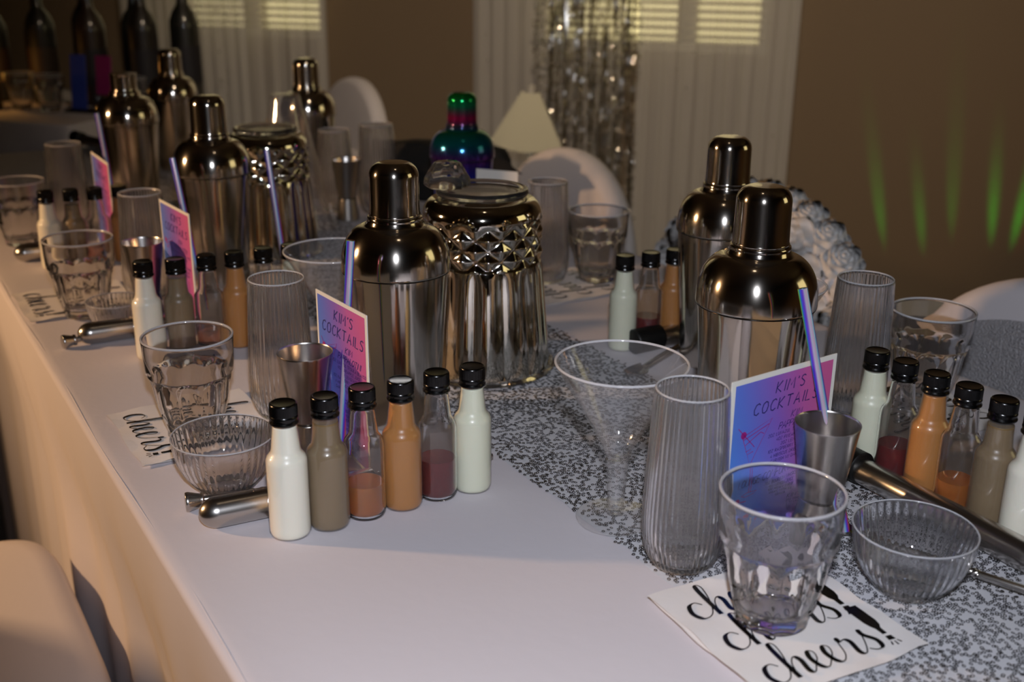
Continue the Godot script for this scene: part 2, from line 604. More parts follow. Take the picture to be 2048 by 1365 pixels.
# lies along +x: weighted end, plain neck, twisted stem, bowl
func bar_spoon(length: float, with_bowl := true) -> Node3D:
	var o := proto()
	var y := 0.0081
	part("weighted_end", rod([Vector3(0, y, 0), Vector3(0.0004, y, 0), Vector3(0.0025, y, 0), Vector3(0.012, y, 0), Vector3(0.0122, y, 0), Vector3(0.0145, y, 0), Vector3(0.0147, y, 0)], [0.0070, 0.0077, 0.0080, 0.0052, 0.0062, 0.0062, 0.0034], 28), M.brushed, o)
	part("neck", rod([Vector3(0.0145, y, 0), Vector3(0.05, y * 0.9, 0)], [0.0031, 0.0030], 16), M.brushed, o)
	var b := Buf.new()
	var path := PackedVector3Array()
	var steps := 90
	for i in steps + 1:
		var t := float(i) / steps
		path.append(Vector3(lerpf(0.05, length, t), lerpf(y * 0.9, 0.0041, t), 0))
	b.tube(path, PackedFloat32Array([0.0031]), 12, true, 0.36, 0.28)
	part("twisted_stem", b.mesh(), M.brushed, o)
	if with_bowl:
		var w := Buf.new()
		var pts := PackedVector3Array()
		for j in 13:
			var s := float(j) / 12
			var half := 0.0115 * pow(sin(PI * clampf(0.06 + 0.94 * s, 0.0, 1.0)), 0.7) + 0.0008
			for i in 9:
				var f := -1.0 + 2.0 * i / 8
				pts.append(Vector3(length + 0.036 * s, 0.0012 + 0.0045 * f * f + 0.0032 * pow(2.0 * s - 1.0, 2.0), -f * half))
		w.grid(pts, 9, false)
		part("spoon_bowl", w.mesh(), M.brushed, o)
	return o

func straw(a: Vector3, b: Vector3) -> ArrayMesh:
	var m := Buf.new()
	m.tube(PackedVector3Array([a, a.lerp(b, 0.25), a.lerp(b, 0.5), a.lerp(b, 0.75), b, b, a.lerp(b, 0.6)]), PackedFloat32Array([0.0036, 0.0036, 0.0036, 0.0036, 0.0036, 0.0032, 0.0032]), 24, false)
	return m.mesh()

func mirrored_vase() -> Node3D:
	var o := proto()
	var b := Buf.new()
	var n := 14
	var p := PackedVector2Array()
	for y in [0.0, 0.002, 0.006, 0.012, 0.03, 0.06, 0.09, 0.105, 0.112]:
		p.append(Vector2(lerpf(0.0690, 0.0592, y / 0.112), y))
	for i in 33:
		p.append(Vector2(0.0590, 0.1125 + 0.042 * i / 32.0))
	p.append_array(arc(Vector2(0.0450, 0.1590), Vector2(0.0142, 0.0170), -6.0, 84.0, 12))
	p.append_array(prof([0.0440, 0.1762, 0.040, 0.1764, 0, 0.1764]))
	var pts := PackedVector3Array()
	var seg := n * 16
	for q in p:
		for i in seg:
			var a := TAU * i / seg
			var r := q.x
			if q.y < 0.1125:
				r += 0.0032 * (absf(sin(n * 0.5 * a)) - 0.6) * smoothstep(0.0, 0.012, q.y) * smoothstep(0.1125, 0.106, q.y)
			elif q.y < 0.1546:
				var u: float = absf(fposmod(a * n / TAU, 1.0) - 0.5) * 2.0
				var v: float = absf(fposmod((q.y - 0.1125) / 0.021, 1.0) - 0.5) * 2.0
				var dia := absf(u + v - 1.0)          # two interleaved rows of pyramids
				r += 0.0050 * dia - 0.0030
			pts.append(Vector3(r * cos(a), q.y, r * sin(a)))
	b.grid(pts, seg, true)
	part("mirrored_body", b.mesh(), M.mirror, o)
	var lip := Buf.new()
	lip.lathe(prof([0.0660, 0.0002, 0.0735, 0.0002, 0.0752, 0.0015, 0.0748, 0.0034, 0.0725, 0.0046, 0.0702, 0.0048, 0.0694, 0.0030, 0.0690, 0.0010, 0.0660, 0.0002]), 96)
	part("clear_lip", lip.mesh(), M.glass, o)
	var f := Buf.new()
	f.lathe(prof([0, 0.1768, 0.0380, 0.1768, 0.0430, 0.1772, 0.0455, 0.1790, 0.0462, 0.1815, 0.0452, 0.1840, 0.0425, 0.1852, 0.0395, 0.1846, 0.0370, 0.1822, 0.0330, 0.1806, 0, 0.1802]), 80)
	part("clear_foot", f.mesh(), M.glass, o)
	return o

func clear_knob() -> ArrayMesh:
	var b := Buf.new()
	var pts := PackedVector3Array()
	for q in [Vector2(0, 0), Vector2(0.0225, 0), Vector2(0.0245, 0.002), Vector2(0.0235, 0.009), Vector2(0.0150, 0.0225), Vector2(0.0125, 0.0250), Vector2(0, 0.0254)]:
		for i in 48:
			var a := TAU * i / 48
			var f: float = fposmod(a, TAU / 8) / (TAU / 8) * 2.0 - 1.0
			var r: float = q.x * cos(PI / 8) / cos(f * PI / 8)
			pts.append(Vector3(r * cos(a), q.y, r * sin(a)))
	b.grid(pts, 48, true)
	return b.mesh()

# ---------------------------------------------------------------- lettering
const GLYPH := {
	"A": [[0, 0, .35, 1, .7, 0], [.12, .36, .6, .36]], "B": [[0, 0, 0, 1, .45, .95, .5, .7, .4, .54, 0, .52], [.4, .54, .58, .36, .5, .06, 0, 0]], "C": [[.62, .85, .45, 1, .15, .9, 0, .5, .12, .1, .4, 0, .64, .16]],
	"D": [[0, 0, 0, 1, .4, .92, .64, .5, .4, .06, 0, 0]], "E": [[.55, 1, 0, 1, 0, 0, .58, 0], [0, .52, .45, .52]], "F": [[.55, 1, 0, 1, 0, 0], [0, .52, .45, .52]], "G": [[.62, .85, .4, 1, .1, .85, 0, .45, .15, .06, .45, 0, .64, .2, .62, .42, .4, .42]],
	"H": [[0, 0, 0, 1], [.6, 0, .6, 1], [0, .5, .6, .5]], "I": [[.1, 0, .1, 1]], "J": [[.45, 1, .45, .2, .3, 0, .1, .05, 0, .25]], "K": [[0, 0, 0, 1], [.58, 1, .02, .45, .62, 0]], "L": [[0, 1, 0, 0, .55, 0]],
	"M": [[0, 0, .08, 1, .4, .35, .75, 1, .84, 0]], "N": [[0, 0, 0, 1, .6, 0, .6, 1]], "O": [[.35, 1, .08, .85, 0, .45, .14, .06, .38, 0, .6, .15, .68, .55, .56, .9, .35, 1]], "P": [[0, 0, 0, 1, .45, .96, .56, .74, .42, .5, 0, .46]],
	"Q": [[.35, 1, .08, .85, 0, .45, .14, .06, .38, 0, .6, .15, .68, .55, .56, .9, .35, 1], [.42, .25, .7, -.1]], "R": [[0, 0, 0, 1, .45, .96, .54, .74, .4, .52, 0, .48], [.2, .5, .6, 0]], "S": [[.55, .88, .35, 1, .1, .92, .05, .7, .3, .54, .52, .36, .5, .1, .28, 0, .02, .12]],
	"T": [[0, 1, .7, 1], [.35, 1, .35, 0]], "U": [[0, 1, .02, .25, .2, 0, .45, .04, .6, .3, .6, 1]], "V": [[0, 1, .32, 0, .66, 1]], "W": [[0, 1, .2, 0, .42, .7, .64, 0, .86, 1]], "X": [[0, 0, .6, 1], [0, 1, .6, 0]], "Y": [[0, 1, .3, .5, .62, 1], [.3, .5, .3, 0]], "Z": [[0, 1, .6, 1, 0, 0, .62, 0]],
	"'": [[.1, 1, .06, .78]], "/": [[0, -.1, .4, 1.05]], "0": [[.3, 1, .05, .8, 0, .4, .16, .03, .4, .06, .58, .4, .52, .85, .3, 1]], "1": [[.1, .8, .28, 1, .28, 0]], "2": [[.02, .78, .2, 1, .5, .92, .5, .62, 0, 0, .58, 0]], "4": [[.45, 0, .45, 1, 0, .35, .62, .35]],
}

func write(b: Buf, text: String, at: Vector2, height: float, pen: float, o: Vector3, ax: Vector3, ay: Vector3, slant := 0.15, centre := true, track := 0.28, slope := 0.0) -> void:
	var wide := 0.0
	for ch in text:
		wide += (glyph_width(ch) + track) * height
	var x := at.x - (wide * 0.5 if centre else 0.0)
	var x0 := x
	for ch in text:
		if GLYPH.has(ch):
			for s in GLYPH[ch]:
				var line := PackedVector2Array()
				for i in range(0, s.size(), 2):
					var px: float = x + (s[i] + s[i + 1] * slant) * height
					line.append(Vector2(px, at.y + s[i + 1] * height + (px - x0) * slope))
				var widths := PackedFloat32Array()
				widths.resize(line.size())
				widths.fill(pen)
				b.ribbon(line, widths, o, ax, ay)
		x += (glyph_width(ch) + track) * height

func glyph_width(ch: String) -> float:
	if not GLYPH.has(ch):
		return 0.3
	var w := 0.0
	for s in GLYPH[ch]:
		for i in range(0, s.size(), 2):
			w = maxf(w, s[i])
	return w

# brush script: thick on the way down, thin on the way up
func brush(b: Buf, ctrl: Array, at: Vector2, em: float, o: Vector3, ax: Vector3, ay: Vector3, thin := 0.022, thick := 0.085) -> void:
	var line := spline(prof(ctrl), 8)
	var widths := PackedFloat32Array()
	for i in line.size():
		var t := (line[mini(i + 1, line.size() - 1)] - line[maxi(i - 1, 0)]).normalized()
		widths.append(lerpf(thin, thick, smoothstep(0.1, 0.95, -t.y)) * em)
	for k in 3:
		var soft := widths.duplicate()
		for i in range(1, widths.size() - 1):
			soft[i] = (widths[i - 1] + widths[i] * 2.0 + widths[i + 1]) * 0.25
		widths = soft
	for i in line.size():
		line[i] = at + line[i] * em
	b.ribbon(line, widths, o, ax, ay)

func cheers(b: Buf, at: Vector2, em: float, o: Vector3, ax: Vector3, ay: Vector3) -> void:
	brush(b, [.33, .36, .24, .46, .10, .40, .03, .20, .10, .03, .24, .02, .38, .14, .54, .46, .63, .76, .61, .88, .54, .84, .49, .50, .45, .0], at, em, o, ax, ay)
	brush(b, [.45, .02, .55, .30, .68, .44, .74, .34, .69, .08, .75, .01, .86, .12, 1.00, .26, 1.05, .40, .98, .46, .90, .30, .92, .08, 1.02, .01, 1.16, .12, 1.30, .26, 1.35, .40, 1.28, .46, 1.20, .30, 1.22, .08, 1.32, .01, 1.46, .14, 1.55, .38, 1.60, .52, 1.60, .42, 1.70, .43, 1.75, .34, 1.70, .08, 1.77, .01, 1.88, .12, 2.02, .36, 2.08, .54, 2.06, .40, 2.16, .20, 2.12, .03, 2.00, .0, 1.90, .08], at, em, o, ax, ay)
	# the exclamation mark is a champagne bottle standing on its neck
	var mark := [[2.44, 1.08, .24], [2.43, .62, .24], [2.42, .50, .19], [2.41, .42, .10], [2.40, .26, .09]]
	var line := PackedVector2Array()
	var widths := PackedFloat32Array()
	for q in mark:
		line.append(at + Vector2(q[0], q[1]) * em)
		widths.append(q[2] * em)
	b.ribbon(line, widths, o, ax, ay)
	b.ribbon(PackedVector2Array([at + Vector2(2.40, .20) * em, at + Vector2(2.39, .09) * em]), PackedFloat32Array([.11 * em, .13 * em]), o, ax, ay)
	for q in [[2.33, .06, 2.29, -.02], [2.39, .05, 2.38, -.05], [2.45, .06, 2.48, -.02]]:
		b.ribbon(PackedVector2Array([at + Vector2(q[0], q[1]) * em, at + Vector2(q[2], q[3]) * em]), PackedFloat32Array([.02 * em, .03 * em]), o, ax, ay)

# a square of folded tissue, corner at the origin, text running along +x, away from the reader along -z
func napkin(size: float) -> Node3D:
	var o := proto()
	for layer in 2:
		var b := Buf.new()
		var pts := PackedVector3Array()
		var k := 17
		for j in k:
			for i in k:
				var x := size * i / (k - 1)
				var z := -size * j / (k - 1)
				var edge := minf(minf(i, k - 1 - i), minf(j, k - 1 - j)) / 3.0
				var y := 0.0008 + 0.0010 * layer + (0.0007 * sin(i * 0.9 + layer) + 0.0006 * cos(j * 1.1 + 2.0 * layer)) * (1.0 - minf(edge, 1.0)) * 1.1 + 0.0004
				pts.append(Vector3(x + 0.0012 * sin(j * 0.5 + layer * 2.0), y, z + 0.0012 * cos(i * 0.6 + layer)))
		b.grid(pts, k, false)
		part("tissue_ply", b.mesh(), M.tissue, o)
	var t := Buf.new()
	for line in 3:
		cheers(t, Vector2(size * 0.10, size * (0.08 + 0.30 * line)), size * 0.32, Vector3(0, 0.0030, 0), Vector3.RIGHT, Vector3.FORWARD)
	part("foil_lettering", t.mesh(), M.ink_foil, o)
	return o

# upright card: stands along +x from its lower corner at the origin, print facing +z
func menu_card(w: float, h: float, plain_back := false) -> Node3D:
	var o := proto()
	var b := Buf.new()
	b.box(Vector3(w, h, 0.0009), Vector3(w * 0.5, h * 0.5, 0))
	part("card", b.mesh(), M.paper, o)
	if plain_back:
		return o
	var q := Buf.new()
	var bd := w * 0.035
	q._quad(Vector3(w * 0.5, h * 0.5, 0.00062), Basis.IDENTITY, Vector3(-w * 0.5 + bd, -h * 0.5 + bd, 0), Vector3(w * 0.5 - bd, -h * 0.5 + bd, 0), Vector3(w * 0.5 - bd, h * 0.5 - bd, 0), Vector3(-w * 0.5 + bd, h * 0.5 - bd, 0), Vector3.BACK)
	part("print", q.mesh(), M.print, o)
	var t := Buf.new()
	var at := Vector3(0, 0, 0.0009)
	var X := Vector3.RIGHT
	var Y := Vector3.UP
	write(t, "KIM'S", Vector2(w * .56, h * .865), h * .065, h * .0075, at, X, Y, .2, true, .32)
	write(t, "COCKTAILS", Vector2(w * .53, h * .765), h * .066, h * .0075, at, X, Y, .2, true, .32)
	write(t, "KIM", Vector2(w * .64, h * .690), h * .040, h * .0042, at, X, Y, .35)
	write(t, "PAPPALOTINI", Vector2(w * .64, h * .635), h * .040, h * .0042, at, X, Y, .35, true, .12)
	var small := ["2OZ LUNAZUL TEQUILA BLANCO", "4OZ PINEAPPLE JUICE", "2OZ LEMONADE", "1OZ RASPBERRY SIMPLE SYRUP", "4 HIBISCUS DRIED FLOWERS", "GARNISH W/ DARK CHERRY"]
	for i in small.size():
		write(t, small[i], Vector2(w * .63, h * (.600 - .033 * i)), h * .020, h * .0028, at, X, Y, .15, true, .25)
	write(t, "LOUNGE COMFORT", Vector2(w * .36, h * .345), h * .042, h * .0042, at, X, Y, .35, true, .15)
	for i in 5:
		write(t, ["2OZ BOURBON WHISKEY", "1OZ LEMON JUICE", "1OZ HONEY SYRUP", "SHAKE WITH ICE", "GINGER"][i], Vector2(w * .55, h * (.305 - .030 * i)), h * .019, h * .0028, at, X, Y, .15, true, .25)
	write(t, "KIM'S", Vector2(w * .70, h * .135), h * .036, h * .004, at, X, Y, .3)
	for i in 3:
		write(t, ["2OZ VODKA", "1OZ LIME", "SALTED RIM"][i], Vector2(w * .70, h * (.105 - .028 * i)), h * .018, h * .0026, at, X, Y, .15, true, .25)
	part("lettering", t.mesh(), M.print_ink, o)
	# line drawing of a stemmed cocktail glass, a tall glass with a straw, and a bottle
	var d := Buf.new()
	var lines := [[.13, .655, .40, .72, .22, .47, .13, .655], [.14, .635, .375, .69], [.16, .60, .30, .655, .33, .64], [.215, .475, .215, .28], [.235, .478, .235, .28], [.15, .265, .20, .285, .30, .283, .27, .262, .19, .248, .15, .265], [.085, .715, .25, .575], [.17, .56, .22, .57, .19, .54, .24, .55]]
	lines.append_array([[.10, .20, .10, .05, .21, .05, .21, .20, .10, .20], [.12, .18, .12, .07, .19, .07, .19, .18], [.13, .23, .16, .08], [.10, .215, .21, .21]])
	lines.append_array([[.80, .40, .80, .30, .76, .26, .76, .12], [.84, .40, .84, .30, .88, .26, .88, .12], [.80, .40, .84, .40]])
	for l in lines:
		var c := prof(l)
		var wd := PackedFloat32Array()
		for i in c.size():
			c[i] = Vector2(c[i].x * w, c[i].y * h)
			wd.append(h * .0045)
		d.ribbon(c, wd, at, X, Y)
	for cc in [Vector2(.14, .665), Vector2(.12, .225)]:
		var ring := PackedVector2Array()
		var wd := PackedFloat32Array()
		for i in 9:
			ring.append(Vector2(cc.x * w, cc.y * h + h * .022 * (i / 4.0 - 1.0)))
			wd.append(h * .044 * sqrt(maxf(1.0 - pow(i / 4.0 - 1.0, 2.0), 0.02)))
		d.ribbon(ring, wd, at, X, Y)
	part("drawing", d.mesh(), M.print_pink, o)
	return o

# ---------------------------------------------------------------- seats, cloths and curtains
func rounded_rect(hx: float, hz: float, r: float, steps: int) -> PackedVector2Array:
	var p := PackedVector2Array()
	for c in [[1, 1, 0], [-1, 1, 90], [-1, -1, 180], [1, -1, 270]]:
		for i in steps:
			var a := deg_to_rad(c[2] + 90.0 * i / (steps - 1))
			p.append(Vector2(c[0] * (hx - r), c[1] * (hz - r)) + Vector2(cos(a), sin(a)) * r)
	return p

# banquet chair under a stretch cover: origin on the floor, sitter looks along +z
func covered_chair() -> Node3D:
	var o := proto()
	var b := Buf.new()
	var pts := PackedVector3Array()
	var levels := [[0.0, 0.47, 0.0], [0.5, 0.470, 0.0], [0.86, 0.468, 0.0], [0.96, 0.460, 0.0], [1.0, 0.445, 0.0], [1.0, 0.40, 0.0], [0.97, 0.25, 0.10], [0.98, 0.10, 0.20], [1.02, 0.012, 0.30], [1.0, 0.0, 0.30]]
	var rect := PackedVector2Array()
	for i in 80:
		var a := TAU * i / 80
		var c := cos(a)
		var s := sin(a)
		rect.append(Vector2(signf(c) * pow(absf(c), 0.30) * 0.222, signf(s) * pow(absf(s), 0.30) * 0.222))
	for l in levels:
		for q in rect:
			var corner := clampf(absf(q.x * q.y) / (0.222 * 0.222), 0.0, 1.0)
			var k: float = l[0] * (1.0 - l[2] * (1.0 - corner))
			pts.append(Vector3(q.x * k, l[1], q.y * k))
	b.grid(pts, rect.size(), true)
	part("seat_cover", b.mesh(), M.spandex, o)
	part("back_cover", back_shape(0.215, 0.36, 0.60, 0.83, 0.026), M.spandex, o)
	return o

func back_shape(half: float, low: float, straight: float, high: float, thick: float) -> ArrayMesh:
	var out := PackedVector2Array()
	for i in 33:
		var a := PI * i / 32
		out.append(Vector2(half * cos(a), straight + (high - straight) * pow(sin(a), 0.85)))
	for i in 9:
		out.append(Vector2(lerpf(-half, half, (i + 0.5) / 9.0), low))
	var mid := Vector2(0, (low + high) * 0.5)
	var pts := PackedVector3Array()
	for l in [[0.0, 1.0], [0.6, 1.0], [0.93, 0.96], [0.985, 0.7], [1.0, 0.2], [1.0, -0.2], [0.985, -0.7], [0.93, -0.96], [0.6, -1.0], [0.0, -1.0]]:
		for q in out:
			var p: Vector2 = mid + (q - mid) * l[0]
			pts.append(Vector3(p.x, p.y, -0.205 - 0.12 * (p.y - low) + thick * l[1]))
	var b := Buf.new()
	b.grid(pts, out.size(), true)
	return b.mesh()

func rosette(r: float, sd: int) -> ArrayMesh:
	# a ribbon of cloth wound into a rose: ruffled rings, each lower and wider than the last
	var b := Buf.new()
	var pts := PackedVector3Array()
	var ring := 36
	for j in 12:
		var t := j / 11.0
		for i in ring:
			var a := TAU * i / ring
			var ruff := 0.10 * sin(a * 5.0 + sd + j * 1.7) * t
			var rr := r * (t + ruff * 0.8)
			var h := r * (0.95 * (1.0 - t * t) + 0.42 * sin(j * PI * 0.92) * (0.3 + 0.7 * t) + ruff * 0.7)
			pts.append(Vector3(rr * cos(a), rr * sin(a), h))
	for back in [Vector2(0.98, -0.10), Vector2(0.80, -0.22), Vector2(0.0, -0.25)]:
		for i in ring:
			var a := TAU * i / ring
			pts.append(Vector3(r * back.x * cos(a), r * back.x * sin(a), r * back.y))
	b.grid(pts, ring, true)
	return b.mesh()

func drape(w: float, h: float, folds: float, depth: float, sd: int) -> ArrayMesh:
	var b := Buf.new()
	var pts := PackedVector3Array()
	var nu := 121
	for j in 9:
		var y := h * j / 8.0
		for i in nu:
			var u := float(i) / (nu - 1)
			var ph := u * folds * TAU + 0.6 * sin(u * 9.0 + sd) + 0.25 * sin(y * 2.0 + sd)
			pts.append(Vector3((u - 0.5) * w, y, depth * (sin(ph) + 0.35 * sin(2.3 * ph + sd)) * (0.75 + 0.25 * (1.0 - y / h))))
	b.grid(pts, nu, false)
	return b.mesh()

# table cover: flat top, rounded edge, folds growing towards the hem; x is the long way, centred; drops are per side
func cover(length: float, width: float, drop_near: float, drop_rest: float, near_z: float, amp: float, sd: int) -> ArrayMesh:
	var edge := PackedVector2Array()
	var outw := PackedVector2Array()
	var r := 0.03
	var run := PackedFloat32Array()
	var rect := rounded_rect(length * 0.5, width * 0.5, r, 7)
	for k in rect.size():
		var a := rect[k]
		var c := rect[(k + 1) % rect.size()]
		var seg := maxi(1, int(a.distance_to(c) / 0.008))
		for i in seg:
			edge.append(a.lerp(c, float(i) / seg))
	var m := edge.size()
	var total := 0.0
	for i in m:
		run.append(total)
		total += edge[i].distance_to(edge[(i + 1) % m])
		var t := (edge[(i + 1) % m] - edge[(i + m - 1) % m]).normalized()
		outw.append(Vector2(t.y, -t.x))
	var b := Buf.new()
	var pts := PackedVector3Array()
	for row in [[-0.30, 0.0], [-0.024, 0.0], [-0.012, 0.0], [-0.005, -0.0008], [-0.0015, -0.003], [0.0, -0.007]]:
		for i in m:
			var p: Vector2 = edge[i] + outw[i] * row[0]
			if row[0] == -0.30:
				p = edge[i] * Vector2(0.5, 0.0)
			pts.append(Vector3(p.x, row[1], p.y))
	for j in range(1, 15):
		var t := j / 14.0
		for i in m:
			var d: float = lerpf(drop_rest, drop_near, smoothstep(0.30, 0.41, edge[i].y * near_z))
			var s: float = run[i]
			var fold := sin(s * 21.0 + sd) * 0.5 + sin(s * 47.0 + 1.3 * sd + 0.8 * sin(s * 5.0)) * 0.35 + sin(s * 9.0 + 2.0 * sd) * 0.5
			var off := 0.002 + (-0.027 + amp * fold) * smoothstep(0.0, 0.35, t) * d / 0.72
			var p: Vector2 = edge[i] + outw[i] * off
			pts.append(Vector3(p.x, -0.007 - d * t, p.y))
	b.grid(pts, m, true)
	return b.mesh()

func bag_points() -> PackedVector3Array:
	var pts := PackedVector3Array()
	for l in [[0.0, 0.0], [0.9, 0.0], [1.0, 0.006], [1.02, 0.04], [0.98, 0.08], [0.9, 0.098], [0.6, 0.104], [0.0, 0.105]]:
		for i in 40:
			var a := TAU * i / 40
			var c := cos(a)
			var q := sin(a)
			pts.append(Vector3(signf(c) * pow(absf(c), 0.5) * 0.118 * l[0], l[1], signf(q) * pow(absf(q), 0.6) * 0.026 * l[0]))
	return pts

func wall_point(s: float, y: float, off := 0.0) -> Vector3:
	return WALL0 + WT * s + Vector3.UP * y + WN * off

const WALL0 := Vector3(0.6, 0, -3.7)
const WT := Vector3(0.95638, 0, 0.29212)
const WN := Vector3(-0.29212, 0, 0.95638)

func put_y(x: float, z: float) -> float:
	var a := x * ACROSS.x + z * ACROSS.z
	return TOP + (0.0032 if a > 0.455 and a < 0.705 else 0.0004)

func spot(x: float, z: float, lift := 0.0) -> Vector3:
	return Vector3(x, put_y(x, z) + lift, z)

func heading(dx: float, dz: float) -> float:
	return atan2(-dz, dx)

# ---------------------------------------------------------------- the scene
func _ready() -> void:
	rng.seed = 77
	# camera
	var cam := Camera3D.new()
	cam.name = "camera"
	var lens := CameraAttributesPhysical.new()
	lens.frustum_focal_length = 12.0 / (682.5 / 2250.0)
	lens.frustum_focus_distance = 0.93
	lens.exposure_aperture = 6.2
	lens.frustum_near = 0.02
	lens.frustum_far = 60.0
	cam.attributes = lens
	add_child(cam)
	cam.fov = rad_to_deg(2.0 * atan(682.5 / 2250.0))
	cam.position = Vector3(0, 1.18, 0)
	cam.basis = Basis(Vector3.RIGHT, deg_to_rad(-19.4)) * Basis(Vector3.BACK, 0.01)
	cam.current = true
	# sky and exposure: a pale evening seen only through the windows
	var env := Environment.new()
	env.background_mode = Environment.BG_COLOR
	env.background_color = Color(0.93, 0.86, 0.62)
	env.background_energy_multiplier = 1.5
	env.tonemap_mode = Environment.TONE_MAPPER_LINEAR
	env.tonemap_exposure = 1.07
	env.sdfgi_enabled = true
	env.ssao_enabled = true
	env.ssil_enabled = true
	var we := WorldEnvironment.new()
	we.name = "environment"
	we.environment = env
	add_child(we)
	# the camera's flash
	var flash := SpotLight3D.new()
	flash.name = "camera_flash"
	flash.light_color = Color(0.93, 0.95, 1.0)
	flash.light_energy = 0.60
	flash.light_size = 0.016
	flash.spot_range = 12.0
	flash.spot_attenuation = 2.0
	flash.spot_angle = 46.0
	flash.spot_angle_attenuation = 0.6
	flash.shadow_enabled = true
	add_child(flash)
	flash.position = Vector3(0.01, 1.29, 0.0)
	flash.look_at_from_position(flash.position, Vector3(0.33, 0.80, -1.0))
	make_materials()
	lamps()
	room()
	tables()
	chairs()
	near_setting()
	end_setting()
	second_setting()
	third_setting()
	far_side()
	centre()
	back_bar()

func lamp(at: Vector3, aim: Vector3, energy: float, angle: float, c: Color, label: String, r := 0.045) -> void:
	var o := thing("unseen_lamp", label, "lamp", at)
	var bulb := Buf.new()
	bulb.lathe(arc(Vector2.ZERO, Vector2(r, r), -90, 90, 12), 24)
	var m := mat(Color(0.9, 0.8, 0.6), 0.5)
	m.emission_enabled = true
	m.emission = c
	m.emission_energy_multiplier = 6.0
	part("bulb", bulb.mesh(), m, o)
	var back := Buf.new()
	back.tube(PackedVector3Array([Vector3(0, r * 0.7, 0), Vector3(0, r * 1.6, 0), Vector3(0, r * 1.7, 0)]), PackedFloat32Array([r * 0.6, r * 0.6, r * 0.5]), 20)
	part("holder", back.mesh(), M.trim, o)
	var l := SpotLight3D.new()
	l.name = "warm_light"
	l.light_color = c
	l.light_energy = energy
	l.light_size = r
	l.spot_range = 15.0
	l.spot_attenuation = 2.0
	l.spot_angle = angle
	l.spot_angle_attenuation = 0.9
	l.shadow_enabled = true
	add_child(l)
	var d := (aim - at).normalized()
	l.look_at_from_position(at + d * (r + 0.01), aim)

func lamps() -> void:
	var warm := Color(1.0, 0.79, 0.57)
	lamp(Vector3(-2.0, 1.38, -0.95), Vector3(-0.3, 0.72, -1.1), 2.0, 40.0, warm, "warm lamp near the table side, seen only as orange glints in the shakers")
	lamp(Vector3(0.05, 2.35, -0.75), Vector3(0.30, 1.2, -3.8), 2.6, 37.0, Color(1.0, 0.89, 0.76), "added unseen lamp high above the table end, brightening the wall and curtains")  # added fill lamp, unseen, only there to brighten wall and curtains
	# party light on the floor by the wall: narrow beams climb the wall
	var base := wall_point(0.84, 0.0, 0.14)
	var o := thing("party_light", "small black party light on the floor by the brown wall throwing green streaks", "party light", base)
	var b := Buf.new()
	b.box(Vector3(0.10, 0.05, 0.08), Vector3(0, 0.025, 0), Basis(Vector3.UP, -0.3), 0.006)
	part("housing", b.mesh(), M.rubber, o)
	var beams := [[0.675, 0.10, 0.585, 0.42, 1.0, 0], [0.785, 0.14, 0.715, 0.40, 0.35, 0], [0.845, 0.10, 0.80, 0.48, 0.8, 0], [0.862, 0.10, 0.822, 0.42, 0.04, 1], [0.955, 0.18, 0.925, 0.45, 0.6, 0], [0.975, 0.16, 1.01, 0.46, 0.9, 0], [0.985, 0.16, 1.03, 0.40, 0.05, 1]]
	for q in beams:
		var l := SpotLight3D.new()
		l.name = "party_beam"
		l.light_color = Color(0.15, 1.0, 0.2) if q[5] == 0 else Color(1.0, 0.2, 0.1)
		l.light_energy = 0.85 * q[4]
		l.light_size = 0.01
		l.spot_range = 4.0
		l.spot_attenuation = 2.0
		l.spot_angle = 3.2
		l.spot_angle_attenuation = 1.0
		l.shadow_enabled = true
		add_child(l)
		# just off the wall, grazing it upwards
		var lo := wall_point(q[0], q[1] - 0.10, 0.045)
		l.look_at_from_position(lo, wall_point(q[2], q[3], 0.0), Vector3.RIGHT)

func wall_box(b: Buf, s0: float, s1: float, y0: float, y1: float, o0: float, o1: float) -> void:
	b.box(Vector3(s1 - s0, y1 - y0, o1 - o0), wall_point((s0 + s1) * 0.5, (y0 + y1) * 0.5, (o0 + o1) * 0.5), Basis(WT, Vector3.UP, WN))

